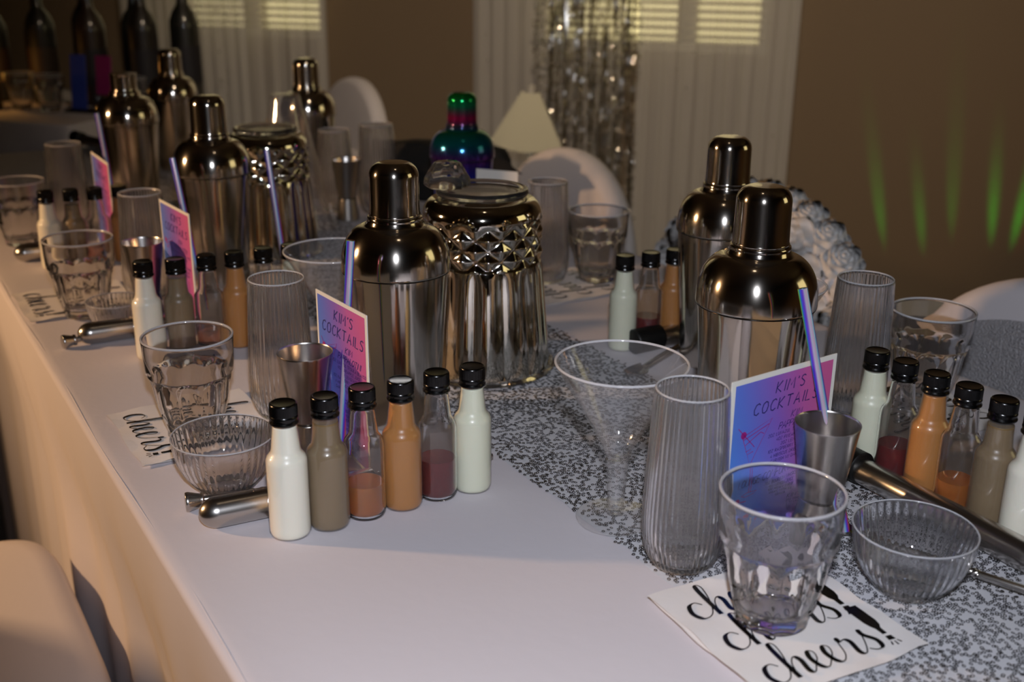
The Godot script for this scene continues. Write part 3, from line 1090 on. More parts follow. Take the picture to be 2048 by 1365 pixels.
func room() -> void:
	var S0 := -4.8
	var S1 := 3.0
	var D := 6.6
	var H := 2.6
	var w := Buf.new()
	var sill := 0.858
	var head := 2.05
	wall_box(w, S0, S1, 0.0, sill, -0.15, 0.0)
	wall_box(w, S0, S1, head, H, -0.15, 0.0)
	wall_box(w, S0, -1.95, sill, head, -0.15, 0.0)
	wall_box(w, -1.33, -0.56, sill, head, -0.15, 0.0)
	wall_box(w, 0.20, S1, sill, head, -0.15, 0.0)
	struct("wall_back", w.mesh(), M.wall)
	var l := Buf.new()
	wall_box(l, S0 - 0.15, S0, 0.0, H, -0.15, D)
	struct("wall_left", l.mesh(), M.wall)
	var r := Buf.new()
	wall_box(r, S1, S1 + 0.15, 0.0, 1.0, -0.15, D)
	wall_box(r, S1, S1 + 0.15, 2.1, H, -0.15, D)
	wall_box(r, S1, S1 + 0.15, 1.0, 2.1, -0.15, 1.6)
	wall_box(r, S1, S1 + 0.15, 1.0, 2.1, 2.6, D)
	struct("wall_right", r.mesh(), M.wall)
	var f := Buf.new()
	wall_box(f, S0, S1, 0.0, H, D, D + 0.15)
	struct("wall_front", f.mesh(), M.wall)
	var fl := Buf.new()
	wall_box(fl, S0 - 0.15, S1 + 0.15, -0.1, 0.0, -0.15, D + 0.15)
	struct("floor", fl.mesh(), M.floor)
	var ce := Buf.new()
	wall_box(ce, S0 - 0.15, S1 + 0.15, H, H + 0.1, -0.15, D + 0.15)
	struct("ceiling", ce.mesh(), M.ceiling)
	var bb := Buf.new()
	wall_box(bb, S0, S1, 0.0, 0.09, 0.0, 0.012)
	struct("baseboard_back", bb.mesh(), M.trim)
	window("window_1", -0.56, 0.20, sill, head, -0.065)
	window("window_2", -1.95, -1.33, sill, head, -1.64)
	# side window: glass only, its light falls on the shakers
	var n3 := Node3D.new()
	n3.name = "window_3"
	add_child(n3)
	n3.set_meta("kind", "structure")
	var g3 := Buf.new()
	wall_box(g3, S1 + 0.07, S1 + 0.076, 1.0, 2.1, 1.6, 2.6)
	part("pane", g3.mesh(), pane(Color(1, 1, 1), 0.04, 0.02), n3)
	# curtains
	hang("sheer_curtain", "sheer pale curtain with pale flecks beside the tinsel, towards the paper fan", -0.74, -0.24, 9.0, 0.10, 4)
	hang("sheer_curtain", "sheer pale curtain over the slatted window beside the bare brown wall", -0.19, 0.30, 8.0, 0.10, 7)
	hang("sheer_curtain", "sheer pale curtain over the window behind the drinks table end", -1.80, -1.27, 7.0, 0.10, 2)
	hang("sheer_curtain", "pale gathered curtain layer nearest the drinks table", -2.05, -1.55, 11.0, 0.15, 3)
	tinsel()

func window(called: String, s0: float, s1: float, y0: float, y1: float, mull: float) -> void:
	var o := Node3D.new()
	o.name = called
	add_child(o)
	o.set_meta("kind", "structure")
	var f := Buf.new()
	wall_box(f, s0, s0 + 0.03, y0, y1, -0.12, -0.03)
	wall_box(f, s1 - 0.03, s1, y0, y1, -0.12, -0.03)
	wall_box(f, s0, s1, y0, y0 + 0.03, -0.12, -0.03)
	wall_box(f, s0, s1, y1 - 0.03, y1, -0.12, -0.03)
	part("frame", f.mesh(), M.trim, o)
	var mm := Buf.new()
	wall_box(mm, mull - 0.03, mull + 0.03, y0, y1, -0.11, -0.05)
	part("mullion", mm.mesh(), M.trim, o)
	var g := Buf.new()
	wall_box(g, s0, s1, y0, y1, -0.098, -0.094)
	part("pane", g.mesh(), pane(Color(1, 1, 1), 0.04, 0.02), o)
	var slat := Buf.new()
	slat.box(Vector3(s1 - s0 - 0.01, 0.0022, 0.024), Vector3.ZERO, Basis(WT, Vector3.UP, WN) * Basis(Vector3.RIGHT, 0.35))
	var sm := slat.mesh()
	var y := y0 + 0.05
	while y < y1 - 0.03:
		var p := part("slat", sm, M.blind, o)
		p.position = wall_point((s0 + s1) * 0.5, y, -0.025)
		y += 0.026

func hang(called: String, label: String, s0: float, s1: float, folds: float, off: float, sd: int) -> void:
	var o := thing(called, label, "curtain", wall_point((s0 + s1) * 0.5, 0.03, off), heading(WT.x, WT.z), "sheer curtains")
	part("drape", drape(s1 - s0, 2.35, folds, 0.007, sd), M.sheer, o)
	var rod_mesh := rod([Vector3((s0 - s1) * 0.5 - 0.02, 2.36, 0), Vector3((s1 - s0) * 0.5 + 0.02, 2.36, 0)], [0.009, 0.009], 12)
	part("curtain_rod", rod_mesh, M.trim, o)

func tinsel() -> void:
	var mid := wall_point(-0.33, 0.0, 0.22)
	var o := thing("tinsel_curtain", "glittering silver tinsel curtain hanging between the sheer curtains", "tinsel", mid, heading(WT.x, WT.z))
	for k in 34:
		var b := Buf.new()
		var pts := PackedVector3Array()
		var x0 := lerpf(-0.16, 0.17, k / 33.0) + rng.randf_range(-0.01, 0.01)
		var ph := rng.randf() * TAU
		var low := rng.randf_range(0.10, 0.5)
		var w := rng.randf_range(0.0035, 0.007)
		var tw := rng.randf_range(6.0, 14.0)
		for j in 61:
			var y := lerpf(2.3, low, j / 60.0)
			var a := ph + tw * y + 1.2 * sin(y * 9.0 + ph)
			var c := Vector3(x0 * (1.0 - 0.10 * (2.3 - y)) + 0.012 * sin(y * 4.0 + ph), y, 0.018 * sin(y * 3.0 + ph * 2.0))
			var s := Vector3(cos(a), 0, sin(a)) * w
			pts.append(c - s)
			pts.append(c + s)
		b.grid(pts, 2, false)
		part("foil_strand", b.mesh(), M.foil, o)
	scatter_flakes(o, "foil_flakes", 9000, Vector3(0.17, 1.05, 0.03), Vector3(0, 1.15, 0.0), 0.0042)
	var p := thing("tinsel_strand", "few silver tinsel flecks on the curtain behind the far shakers", "tinsel", wall_point(-1.64, 0, 0.18), heading(WT.x, WT.z))
	scatter_flakes(p, "foil_flakes", 90, Vector3(0.03, 0.5, 0.02), Vector3(0, 1.0, 0), 0.004)
	var q := thing("curtain_flecks", "scattered silver flecks caught on the sheer curtains", "tinsel", wall_point(-0.2, 0, 0.15), heading(WT.x, WT.z))
	scatter_flakes(q, "foil_flakes", 60, Vector3(0.50, 0.4, 0.01), Vector3(0, 0.75, 0), 0.003)

func scatter_flakes(parent: Node3D, called: String, count: int, half: Vector3, mid: Vector3, r: float) -> void:
	var b := Buf.new()
	b.lathe(prof([0, 0.0002, r * 0.8, 0.0001, r, 0.0, r * 0.8, -0.0001, 0, -0.0002]), 6)
	var mm := MultiMesh.new()
	mm.transform_format = MultiMesh.TRANSFORM_3D
	mm.mesh = b.mesh()
	mm.instance_count = count
	for i in count:
		var at := mid + Vector3(rng.randf_range(-half.x, half.x), rng.randf_range(-half.y, half.y), rng.randf_range(-half.z, half.z))
		var bas := Basis(Vector3(rng.randfn(), rng.randfn(), rng.randfn()).normalized(), rng.randf() * TAU)
		mm.set_instance_transform(i, Transform3D(bas, at))
	var o := MultiMeshInstance3D.new()
	o.name = called
	o.multimesh = mm
	o.material_override = M.foil
	parent.add_child(o, true)
	o.set_meta("kind", "stuff")

# the long table: along runs from A0 to A1 away from the camera, across from C0 to C1
const A0 := 0.10
const A1 := 2.62
const C0 := 0.160
const C1 := 1.0

func on(al: float, ac: float, y := 0.0) -> Vector3:
	return ALONG * al + ACROSS * ac + Vector3.UP * y

func tables() -> void:
	var mid := on((A0 + A1) * 0.5, (C0 + C1) * 0.5)
	var turn := heading(ALONG.x, ALONG.z)
	var L := A1 - A0
	var W := C1 - C0
	var t := thing("banquet_table", "long banquet table hidden under the white cloth", "table", mid, turn)
	var b := Buf.new()
	b.box(Vector3(L - 0.10, 0.03, W - 0.10), Vector3(0, TOP - 0.019, 0), Basis.IDENTITY, 0.006)
	part("table_top", b.mesh(), M.trim, t)
	for sx in [-1, 1]:
		for sz in [-1, 1]:
			part("leg", rod([Vector3(sx * (L * 0.5 - 0.2), 0, sz * (W * 0.5 - 0.1)), Vector3(sx * (L * 0.5 - 0.2), TOP - 0.034, sz * (W * 0.5 - 0.1))], [0.016, 0.016], 14), M.brushed, t)
	# local z points towards the camera's side of the table (-ACROSS) or away; the near long side drops to the floor
	var cl := thing("tablecloth", "white cloth covering the long table, draped in soft folds", "tablecloth", mid + Vector3.UP * TOP, turn)
	var near_z := (Basis(Vector3.UP, turn).inverse() * -ACROSS).z
	part("cloth", cover(L, W, 0.72, 0.22, near_z, 0.0085, 5), M.cloth, cl)
	var seam := Buf.new()
	var path := PackedVector3Array()
	for i in 41:
		path.append(Vector3(lerpf(-L * 0.5 + 0.03, L * 0.5 - 0.03, i / 40.0), -0.0012 + 0.0004 * sin(i * 1.7), (W * 0.5 - 0.006) * near_z + 0.0015 * sin(i * 0.8)))
	seam.tube(path, PackedFloat32Array([0.0008]), 8)
	part("edge_seam", seam.mesh(), M.cloth, cl)
	# sequinned runner down the middle
	var r := thing("table_runner", "silver sequinned runner along the middle of the white cloth", "runner", Vector3(0, TOP, 0))
	var g := Buf.new()
	var pts := PackedVector3Array()
	var nx := 13
	for j in 90:
		var al := lerpf(A0 + 0.02, A1 - 0.02, j / 89.0)
		for i in nx:
			var f := i / (nx - 1.0)
			var ac := lerpf(0.464, 0.700, f)
			if i == 0 or i == nx - 1:
				ac += 0.0025 * sin(j * 1.9) + 0.0015 * sin(j * 4.1)
			pts.append(on(al, ac, 0.0004 + 0.0014 * smoothstep(0.0, 0.1, minf(f, 1.0 - f)) + 0.0004 * sin(j * 0.7 + i)))
	g.grid(pts, nx, false)
	part("woven_base", g.mesh(), M.runner, r)
	var ring := Buf.new()
	ring.lathe(prof([0.0008, 0.0, 0.00105, 0.00024, 0.00128, 0.0002, 0.00142, 0.0, 0.0008, 0.0]), 10)
	var noise := FastNoiseLite.new()
	noise.seed = 4
	noise.frequency = 85.0
	noise.noise_type = FastNoiseLite.TYPE_SIMPLEX_SMOOTH
	noise.fractal_octaves = 1
	var where: Array[Transform3D] = []
	var step := 0.0030
	var al := A0 + 0.04
	while al < A1 - 0.03:
		var ac := 0.463
		while ac < 0.701:
			var a2 := al + rng.randf_range(-0.001, 0.001)
			var c2 := ac + rng.randf_range(-0.001, 0.001)
			var edge := minf(c2 - 0.462, 0.702 - c2)
			if absf(noise.get_noise_2d(a2, c2)) < 0.42 and (edge > 0.004 or rng.randf() < 0.5):
				var tilt := Basis(Vector3(rng.randfn(), 0, rng.randfn()).normalized(), rng.randf_range(0.0, 0.22))
				where.append(Transform3D(tilt, on(a2, c2, 0.0022 + rng.randf() * 0.0006)))
			ac += step
		al += step * (1.0 if al < 1.3 else 1.6)
	var mm := MultiMesh.new()
	mm.transform_format = MultiMesh.TRANSFORM_3D
	mm.mesh = ring.mesh()
	mm.instance_count = where.size()
	for i in where.size():
		mm.set_instance_transform(i, where[i])
	var sq := MultiMeshInstance3D.new()
	sq.name = "ring_sequins"
	sq.multimesh = mm
	sq.material_override = M.sequin
	r.add_child(sq, true)
	sq.set_meta("kind", "stuff")

func chairs() -> void:
	var base := covered_chair()
	var right := atan2(-ACROSS.x, -ACROSS.z)
	var left := atan2(ACROSS.x, ACROSS.z)
	var grp := "chairs in white stretch covers round the long table"
	copy(base, "banquet_chair", "white covered chair whose seat shows at the near edge of the table, in warm light", "chair", on(1.205, -0.060), left, grp)
	copy(base, "banquet_chair", "white covered chair with plain rounded back behind the upturned mirrored vase", "chair", on(1.70, 0.90), right, grp)
	copy(base, "banquet_chair", "white covered chair with rounded back farthest along the table, against the wall", "chair", on(2.95, 1.02), right, grp)
	# rosette chair
	var ro := copy(base, "banquet_chair", "chair with back covered in white satin rosettes behind the front shakers", "chair", on(1.19, 0.905), right, grp)
	var k := 0
	var roses := []
	for v in 3:
		roses.append(rosette(0.031, v * 3))
	for j in 9:
		for i in 9:
			var x := (i - 4.0) * 0.051 + (0.013 if j % 2 else -0.012)
			var y := 0.41 + j * 0.049
			if absf(x) > 0.207 or pow(x / 0.215, 2.0) + pow(maxf(y - 0.60, 0.0) / 0.23, 2.0) > 1.02:
				continue
			var p := part("rosette", roses[k % 3], M.satin, ro)
			p.position = Vector3(x, y, -0.205 - 0.12 * (y - 0.36) + 0.024)
			p.rotation.z = k * 1.3
			k += 1
	for i in 25:
		var a := lerpf(-0.75, PI + 0.75, i / 24.0)
		var side := a < 0.0 or a > PI
		var out := Vector3(signf(cos(a)), 0, 0) if side else Vector3(cos(a), sin(a), 0)
		var at := Vector3(0.213 * signf(cos(a)), 0.60 - 0.26 * (-a if a < 0.0 else a - PI), 0) if side else Vector3(0.213 * cos(a), 0.60 + 0.228 * pow(sin(a), 0.85), 0)
		at.z = -0.205 - 0.12 * (at.y - 0.36)
		var p := part("rosette", roses[i % 3], M.satin, ro)
		p.transform = Transform3D(Basis.looking_at(-(out + Vector3(0, 0, 0.5)).normalized(), Vector3.UP if side else Vector3.BACK), at)
	# sequin band chair
	var sc := copy(base, "banquet_chair", "white covered chair with a silver sequin band round its back at the photo's edge", "chair", on(0.70, 0.905), right, grp)
	var band := back_shape(0.219, 0.37, 0.60, 0.790, 0.030)
	part("sequin_band", band, bumpy(mat(Color(0.66, 0.65, 0.66), 0.4, 0.15), noise_tex(0.09, 3, 256, 21), 0.35, 14.0), sc)
	# black clutch bag standing on the far side of the table
	var bag := thing("clutch_bag", "black clutch bag with pointed flap standing behind the rainbow shaker", "bag", on(1.74, 0.925, TOP + 0.0006), heading(0.93, 0.36))
	var bb := Buf.new()
	bb.grid(bag_points(), 40, true)
	part("body", bb.mesh(), M.black_cloth, bag)
	var fl := Buf.new()
	var fp0 := PackedVector3Array()
	for j in 5:
		for i in 13:
			var f := i / 12.0 * 2.0 - 1.0
			var d := j / 4.0
			fp0.append(Vector3(f * 0.118 + 0.035 * d * maxf(f, 0.0), 0.098 - 0.05 * d * (1.0 - 0.6 * absf(f)) - 0.012 * f * f, 0.026 + 0.010 * sin(d * PI * 0.5)))
	fl.grid(fp0, 13, false)
	part("flap", fl.mesh(), M.black_cloth, bag)
	# pleated fan standing by the curtain
	var fan := thing("paper_fan", "pale pleated fan standing by the curtain beside the tinsel", "fan", Vector3(0.045, 0.865, -2.98), 0.1)
	var fb := Buf.new()
	var fp := PackedVector3Array()
	for j in 2:
		for i in 41:
			var a := deg_to_rad(lerpf(-122, -66, i / 40.0))
			var r := 0.05 if j == 0 else 0.205
			fp.append(Vector3(cos(a) * r, sin(a) * r, (0.006 if i % 2 else -0.006) * (0.3 + j)))
	fb.grid(fp, 41, false)
	part("pleated_leaf", fb.mesh(), M.fan, fan)
	part("stand", rod([Vector3(0, -0.865, -0.02), Vector3(0, -0.03, -0.02)], [0.012, 0.010], 12), M.trim, fan)

# ---------------------------------------------------------------- the place settings
var P := {}

func kit() -> void:
	P.cream = bottle("cream", 0.0905)
	P.coffee = bottle("coffee", 0.0880)
	P.orange = bottle("orange", 0.0905)
	P.lime = bottle("lime", 0.0905)
	P.amber = bottle("amber", 0.0285)
	P.berry = bottle("berry", 0.0345)
	P.blush = bottle("paleamber", 0.024)
	P.shaker = shaker()
	P.open_shaker = shaker(false)
	P.rainbow = shaker(true, "rainbow")
	P.tumbler = tumbler()
	P.cup = ribbed_cup()
	P.bowl = dessert_bowl()
	P.martini = martini()
	P.jigger = jigger()
	P.vase = mirrored_vase()
	P.napkin = napkin(0.130)

func bottles(list: Array, group: String) -> void:
	for q in list:
		copy(P[q[0]], "mini_bottle", q[3], "bottle", spot(q[1], q[2]), q[1] * 40.0, group)

func card(at: Vector3, dx: float, dz: float, w: float, h: float, label: String, plain := false) -> void:
	var o := menu_card(w, h, plain)
	o.name = numbered("menu_card")
	add_child(o, true)
	o.position = at
	o.rotation = Vector3(0, heading(dx, dz), 0)
	tag(o, label, "card", "printed cocktail cards on the table")

func lay(o: Node3D, called: String, label: String, category: String, x: float, z: float, dx: float, dz: float, group := "") -> void:
	o.name = numbered(called)
	add_child(o, true)
	o.position = spot(x, z)
	o.rotation.y = heading(dx, dz)
	tag(o, label, category, group)

func foil_straw(a: Vector3, b: Vector3, label: String) -> void:
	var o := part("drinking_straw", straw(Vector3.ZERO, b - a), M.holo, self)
	o.position = a
	tag(o, label, "straw", "holographic foil straws")

const BOTTLES := "black-capped mini bottles standing in rows"
const GLASSES := "clear glasses set out on the table"

func near_setting() -> void:
	kit()
	bottles([
		["cream", -0.169, -0.769, "mini bottle of white cream in the nearest bottle row, in front of the steel muddler"],
		["coffee", -0.141, -0.784, "mini bottle of opaque brown liqueur in the nearest row, beside the white one"],
		["amber", -0.115, -0.802, "clear mini bottle a third full of amber spirit in the nearest row"],
		["orange", -0.087, -0.818, "mini bottle full of orange juice in the nearest row, directly before the big shaker"],
		["berry", -0.060, -0.836, "clear mini bottle with dark red syrup in its lower part, in the nearest row"],
		["lime", -0.032, -0.850, "mini bottle of cloudy pale lime juice ending the nearest row, beside the sequin runner"],
	], BOTTLES)
	copy(P.shaker, "cocktail_shaker", "steel cobbler shaker behind the nearest bottle row with a foil straw leaning on it", "shaker", spot(-0.107, -0.995), 0.4, "steel cobbler shakers")
	copy(P.napkin, "napkin", "white paper napkin with silver script under the tumbler beside the nearest ribbed bowl", "napkin", spot(-0.386, -0.990), heading(0.52, 0.854), "white napkins with silver lettering")
	copy(P.tumbler, "tumbler", "faceted clear tumbler on a napkin just behind the nearest ribbed bowl", "tumbler", spot(-0.291, -0.950, 0.0026), 0.2, GLASSES)
	copy(P.bowl, "dessert_bowl", "shallow ribbed clear bowl on white cloth beside the twisted bar spoon", "bowl", spot(-0.237, -0.846), 0.0, GLASSES)
	copy(P.cup, "highball_glass", "tall ribbed clear glass between the near tumbler and the steel jigger", "glass", spot(-0.219, -1.000), 0.0, GLASSES)
	copy(P.martini, "martini_glass", "clear plastic martini glass half hidden behind the nearest menu card", "martini glass", spot(-0.186, -1.125), 0.0, GLASSES)
	copy(P.jigger, "jigger", "steel jigger beside the nearest menu card, behind the brown bottle", "jigger", spot(-0.177, -0.903), 0.0, "steel jiggers")
	card(spot(-0.172, -0.943, 0.0004), 0.585, 0.811, 0.092, 0.144, "blue to pink cocktail card standing edge-on between jigger and shaker, lettering almost unreadable")
	foil_straw(Vector3(-0.150, TOP + 0.004, -0.905), Vector3(-0.135, 0.947, -0.909), "rainbow foil straw leaning against the shaker behind the nearest bottle row")
	lay(muddler(0.142, false), "muddler", "brushed steel muddler, rounded end out, lying beside the nearest white bottle", "muddler", -0.240, -0.772, 0.87, -0.43, "steel muddlers")
	lay(bar_spoon(0.225), "bar_spoon", "twisted steel bar spoon with weighted end lying behind the nearest muddler", "spoon", -0.259, -0.802, 0.93, -0.36, "steel bar spoons")

func end_setting() -> void:
	bottles([
		["lime", 0.310, -0.897, "mini bottle of cloudy pale lime juice, rearmost of the row behind the black-headed muddler"],
		["berry", 0.326, -0.872, "clear mini bottle with a little dark red syrup, in the row behind the black-headed muddler"],
		["orange", 0.342, -0.844, "mini bottle full of orange juice in the row behind the black-headed muddler"],
		["amber", 0.358, -0.818, "clear mini bottle with amber spirit at the bottom, in the row behind the black-headed muddler"],
		["coffee", 0.374, -0.790, "mini bottle of opaque brown liqueur in the row behind the black-headed muddler"],
		["cream", 0.388, -0.762, "mini bottle of white cream cut off by the frame, foremost behind the black-headed muddler"],
	], BOTTLES)
	copy(P.shaker, "cocktail_shaker", "large steel cobbler shaker directly behind the readable menu card", "shaker", spot(0.202, -0.893), 0.4, "steel cobbler shakers")
	copy(P.napkin, "napkin", "white napkin reading cheers in silver script under the foremost tumbler", "napkin", spot(0.1565, -0.5600, 0.0036), heading(0.882, -0.471), "white napkins with silver lettering")
	copy(P.tumbler, "tumbler", "large clear faceted tumbler in the foreground standing on the cheers napkin", "tumbler", spot(0.175, -0.650, 0.0036), 0.15, GLASSES)
	copy(P.bowl, "dessert_bowl", "shallow ribbed clear bowl on the sequin runner beside the foremost tumbler", "bowl", spot(0.281, -0.694), 0.0, GLASSES)
	copy(P.cup, "highball_glass", "tall ribbed clear glass on the runner edge beside the open martini glass", "glass", spot(0.126, -0.727), 0.0, GLASSES)
	copy(P.martini, "martini_glass", "clear plastic martini glass standing alone on the sequin runner", "martini glass", spot(0.083, -0.794), 0.0, GLASSES)
	copy(P.jigger, "jigger", "steel jigger in front of the readable menu card with a straw behind it", "jigger", spot(0.231, -0.755), 0.0, "steel jiggers")
	card(spot(0.157, -0.746, 0.0003), 0.82, -0.572, 0.112, 0.134, "blue to pink cocktail card with readable title, standing behind the foremost tumbler")
	foil_straw(Vector3(0.258, TOP + 0.006, -0.768), Vector3(0.213, 0.944, -0.793), "rainbow foil straw leaning over the readable menu card behind the jigger")
	var m := muddler(0.175, true, 0.0120)
	lay(m, "muddler", "long steel muddler with black head lying diagonally across the runner", "muddler", 0.3825, -0.7065, -0.497, -0.868, "steel muddlers")
	lay(bar_spoon(0.145), "bar_spoon", "twisted bar spoon on the runner passing under the foremost bowl's far side", "spoon", 0.372, -0.668, -0.76, -0.65, "steel bar spoons")

func second_setting() -> void:
	bottles([
		["cream", -0.394, -1.155, "mini bottle of white cream standing behind the near tumbler in the second row"],
		["coffee", -0.363, -1.167, "mini bottle of opaque brown liqueur in the second row, before the second jigger"],
		["blush", -0.334, -1.183, "nearly empty clear mini bottle in the second row, before the second card"],
		["orange", -0.307, -1.198, "mini bottle full of orange juice in the second row, beside the tall ribbed glass"],
		["berry", -0.279, -1.216, "black-capped clear mini bottle of the second row, above the tall ribbed glass"],
		["lime", -0.252, -1.233, "last mini bottle of the second row, partly hidden behind the tall ribbed glass"],
	], BOTTLES)
	copy(P.shaker, "cocktail_shaker", "steel cobbler shaker behind the second card, in front of the upturned vase", "shaker", spot(-0.390, -1.445), 0.4, "steel cobbler shakers")
	copy(P.napkin, "napkin", "white napkin under the second tumbler at the table edge", "napkin", spot(-0.640, -1.375), heading(0.52, 0.854), "white napkins with silver lettering")
	copy(P.tumbler, "tumbler", "clear faceted tumbler on a napkin before the third row's brown bottle", "tumbler", spot(-0.516, -1.295, 0.0026), 0.3, GLASSES)
	copy(P.bowl, "dessert_bowl", "small ribbed clear bowl between second tumbler and second white bottle", "bowl", spot(-0.462, -1.245), 0.0, GLASSES, 0.76)
	copy(P.cup, "highball_glass", "tall ribbed glass beside the third row's orange bottle, behind the second jigger", "glass", spot(-0.462, -1.370), 0.0, GLASSES)
	copy(P.jigger, "jigger", "steel jigger behind the second row's brown bottle", "jigger", spot(-0.432, -1.272), 0.0, "steel jiggers")
	card(spot(-0.423, -1.322), 0.585, 0.811, 0.098, 0.140, "blue to pink cocktail card standing behind the second row of bottles")
	foil_straw(Vector3(-0.376, TOP + 0.004, -1.315), Vector3(-0.407, 0.937, -1.335), "thin foil straw leaning before the second shaker, beside the second card")
	lay(muddler(0.105, false), "muddler", "steel muddler, rounded end out, beside the second row's white bottle", "muddler", -0.487, -1.190, 0.87, -0.49, "steel muddlers")
	lay(bar_spoon(0.075, false), "bar_spoon", "end of a steel bar spoon poking out beside the second muddler", "spoon", -0.500, -1.178, 0.80, -0.60, "steel bar spoons")

func third_setting() -> void:
	bottles([
		["cream", -0.637, -1.507, "mini bottle of white cream, farthest white one, behind the second tumbler"],
		["coffee", -0.607, -1.519, "mini bottle of opaque brown liqueur in the farthest row, seen above the second tumbler"],
		["blush", -0.579, -1.532, "nearly empty clear mini bottle in the farthest row, before the farthest card"],
		["orange", -0.552, -1.552, "mini bottle full of orange juice ending the farthest row"],
	], BOTTLES)
	copy(P.open_shaker, "cocktail_shaker", "tall steel shaker without a cap, strainer neck bare, behind the farthest bottle row", "shaker", spot(-0.636, -1.864), 0.4, "steel cobbler shakers")
	copy(P.shaker, "cocktail_shaker", "steel cobbler shaker behind the uncapped one, nearest the drinks table", "shaker", spot(-0.664, -2.221), 0.2, "steel cobbler shakers", 0.944)
	copy(P.shaker, "cocktail_shaker", "steel cobbler shaker standing against the lit curtain behind the far upturned vase", "shaker", spot(-0.362, -1.995), 0.2, "steel cobbler shakers", 0.98)
	copy(P.tumbler, "tumbler", "clear faceted tumbler at the far table edge beside the farthest white bottle", "tumbler", spot(-0.735, -1.640), 0.1, GLASSES)
	copy(P.cup, "highball_glass", "tall ribbed glass behind the farthest row of bottles", "glass", spot(-0.690, -1.720), 0.0, GLASSES)
	card(spot(-0.628, -1.667), 0.52, 0.854, 0.11, 0.135, "blue to pink cocktail card farthest along the near edge, before the uncapped shaker")
	foil_straw(Vector3(-0.585, TOP + 0.004, -1.64), Vector3(-0.606, 0.944, -1.648), "foil straw standing before the uncapped shaker")
	lay(muddler(0.075, false), "muddler", "steel muddler, rounded end out, at the far table edge beside the white bottle", "muddler", -0.702, -1.532, 0.87, -0.49, "steel muddlers")
	lay(muddler(0.13, true), "muddler", "steel muddler with black head lying at the far end of the table", "muddler", -0.86, -2.40, -0.72, -0.69, "steel muddlers")

func far_side() -> void:
	bottles([
		["lime", 0.124, -1.200, "mini bottle of cloudy lime juice on the far side, behind the open martini glass"],
		["berry", 0.154, -1.214, "clear mini bottle with dark red syrup on the far side, beside the lime one"],
		["orange", 0.183, -1.228, "mini bottle of orange juice half hidden by the far shaker"],
	], BOTTLES)
	copy(P.shaker, "cocktail_shaker", "steel cobbler shaker standing just behind the one by the readable card", "shaker", spot(0.222, -1.158), 0.4, "steel cobbler shakers")
	copy(P.rainbow, "cocktail_shaker", "rainbow titanium cobbler shaker with green cap and blue body", "shaker", spot(-0.0747, -1.624), 0.4, "", 0.939)
	lay(muddler(0.10, true), "muddler", "black ribbed muddler head lying before the far dark red bottle", "muddler", 0.250, -1.255, -0.84, 0.54, "steel muddlers")
	var sp := bar_spoon(0.11)
	lay(sp, "bar_spoon", "dark spoon bowl lying on the cloth, seen through the open martini glass", "spoon", 0.208, -1.215, -0.60, 0.80, "steel bar spoons")
	copy(P.cup, "highball_glass", "tall ribbed glass between the card's shaker and the green-streaked wall", "glass", spot(0.333, -1.020), 0.0, GLASSES)
	copy(P.tumbler, "tumbler", "clear faceted tumbler before the sequin-banded chair, behind the lime bottle", "tumbler", spot(0.415, -1.056), 0.3, GLASSES)
	copy(P.martini, "martini_glass", "martini glass whose rim shows between the big shaker and the ribbed glass", "martini glass", spot(0.245, -1.020), 0.0, GLASSES)
	copy(P.napkin, "napkin", "white napkin on the cloth behind the dark bottle row, at the far seat", "napkin", spot(0.485, -1.000), heading(-0.52, -0.854), "white napkins with silver lettering")
	copy(P.napkin, "napkin", "white napkin under the far tumbler beside the upturned vase", "napkin", spot(0.155, -1.420), heading(-0.52, -0.854), "white napkins with silver lettering")
	copy(P.tumbler, "tumbler", "clear faceted tumbler on a napkin in front of the plain rounded chair", "tumbler", spot(0.114, -1.471, 0.0026), 0.3, GLASSES)
	copy(P.cup, "highball_glass", "tall ribbed glass between the upturned vase and the far tumbler", "glass", spot(0.045, -1.465), 0.0, GLASSES)
	card(spot(-0.052, -1.555), 0.93, 0.36, 0.062, 0.136, "white back of a card showing beside the rainbow shaker", true)
	copy(P.cup, "highball_glass", "tall ribbed glass, left one of two behind the shaker by the nearest card", "glass", spot(-0.300, -1.880), 0.0, GLASSES)
	copy(P.cup, "highball_glass", "tall ribbed glass, right one of two behind the shaker by the nearest card", "glass", spot(-0.228, -1.870), 0.0, GLASSES, 1.08)
	copy(P.jigger, "jigger", "steel jigger glinting behind the nearest shaker's cap", "jigger", spot(-0.272, -1.815), 0.0, "steel jiggers")
	foil_straw(Vector3(-0.300, TOP + 0.004, -1.440), Vector3(-0.322, 0.925, -1.462), "dark blue foil straw leaning beside the far upturned vase")

func centre() -> void:
	copy(P.vase, "mirrored_vase", "upturned mirrored glass vase with diamond-cut shoulder behind the nearest shaker", "vase", spot(-0.032, -1.140), 0.13, "upturned mirrored vases", 1.04)
	copy(P.vase, "mirrored_vase", "upturned mirrored vase glinting behind the second shaker", "vase", spot(-0.352, -1.600), 0.2, "upturned mirrored vases", 0.98)
	var k := part("glass_stopper", clear_knob(), M.glass, self)
	k.position = Vector3(-0.068, TOP + 0.0034 + 0.1926, -1.142)
	tag(k, "clear faceted glass stopper resting on top of the upturned vase", "stopper")
	# a clear conical carafe upside down beside the far vase
	var c := Buf.new()
	c.lathe(prof([0.070, 0.0, 0.0715, 0.002, 0.0700, 0.006, 0.0240, 0.198, 0.0235, 0.204, 0.0220, 0.208, 0, 0.209, 0, 0.206, 0.0200, 0.205, 0.0218, 0.198, 0.0680, 0.006, 0.0685, 0.001, 0.070, 0.0]), 72)
	var o := thing("glass_carafe", "clear conical glass standing upside down beside the far upturned vase", "carafe", spot(-0.352, -1.752), 0.0)
	part("glass_body", c.mesh(), M.thin, o)

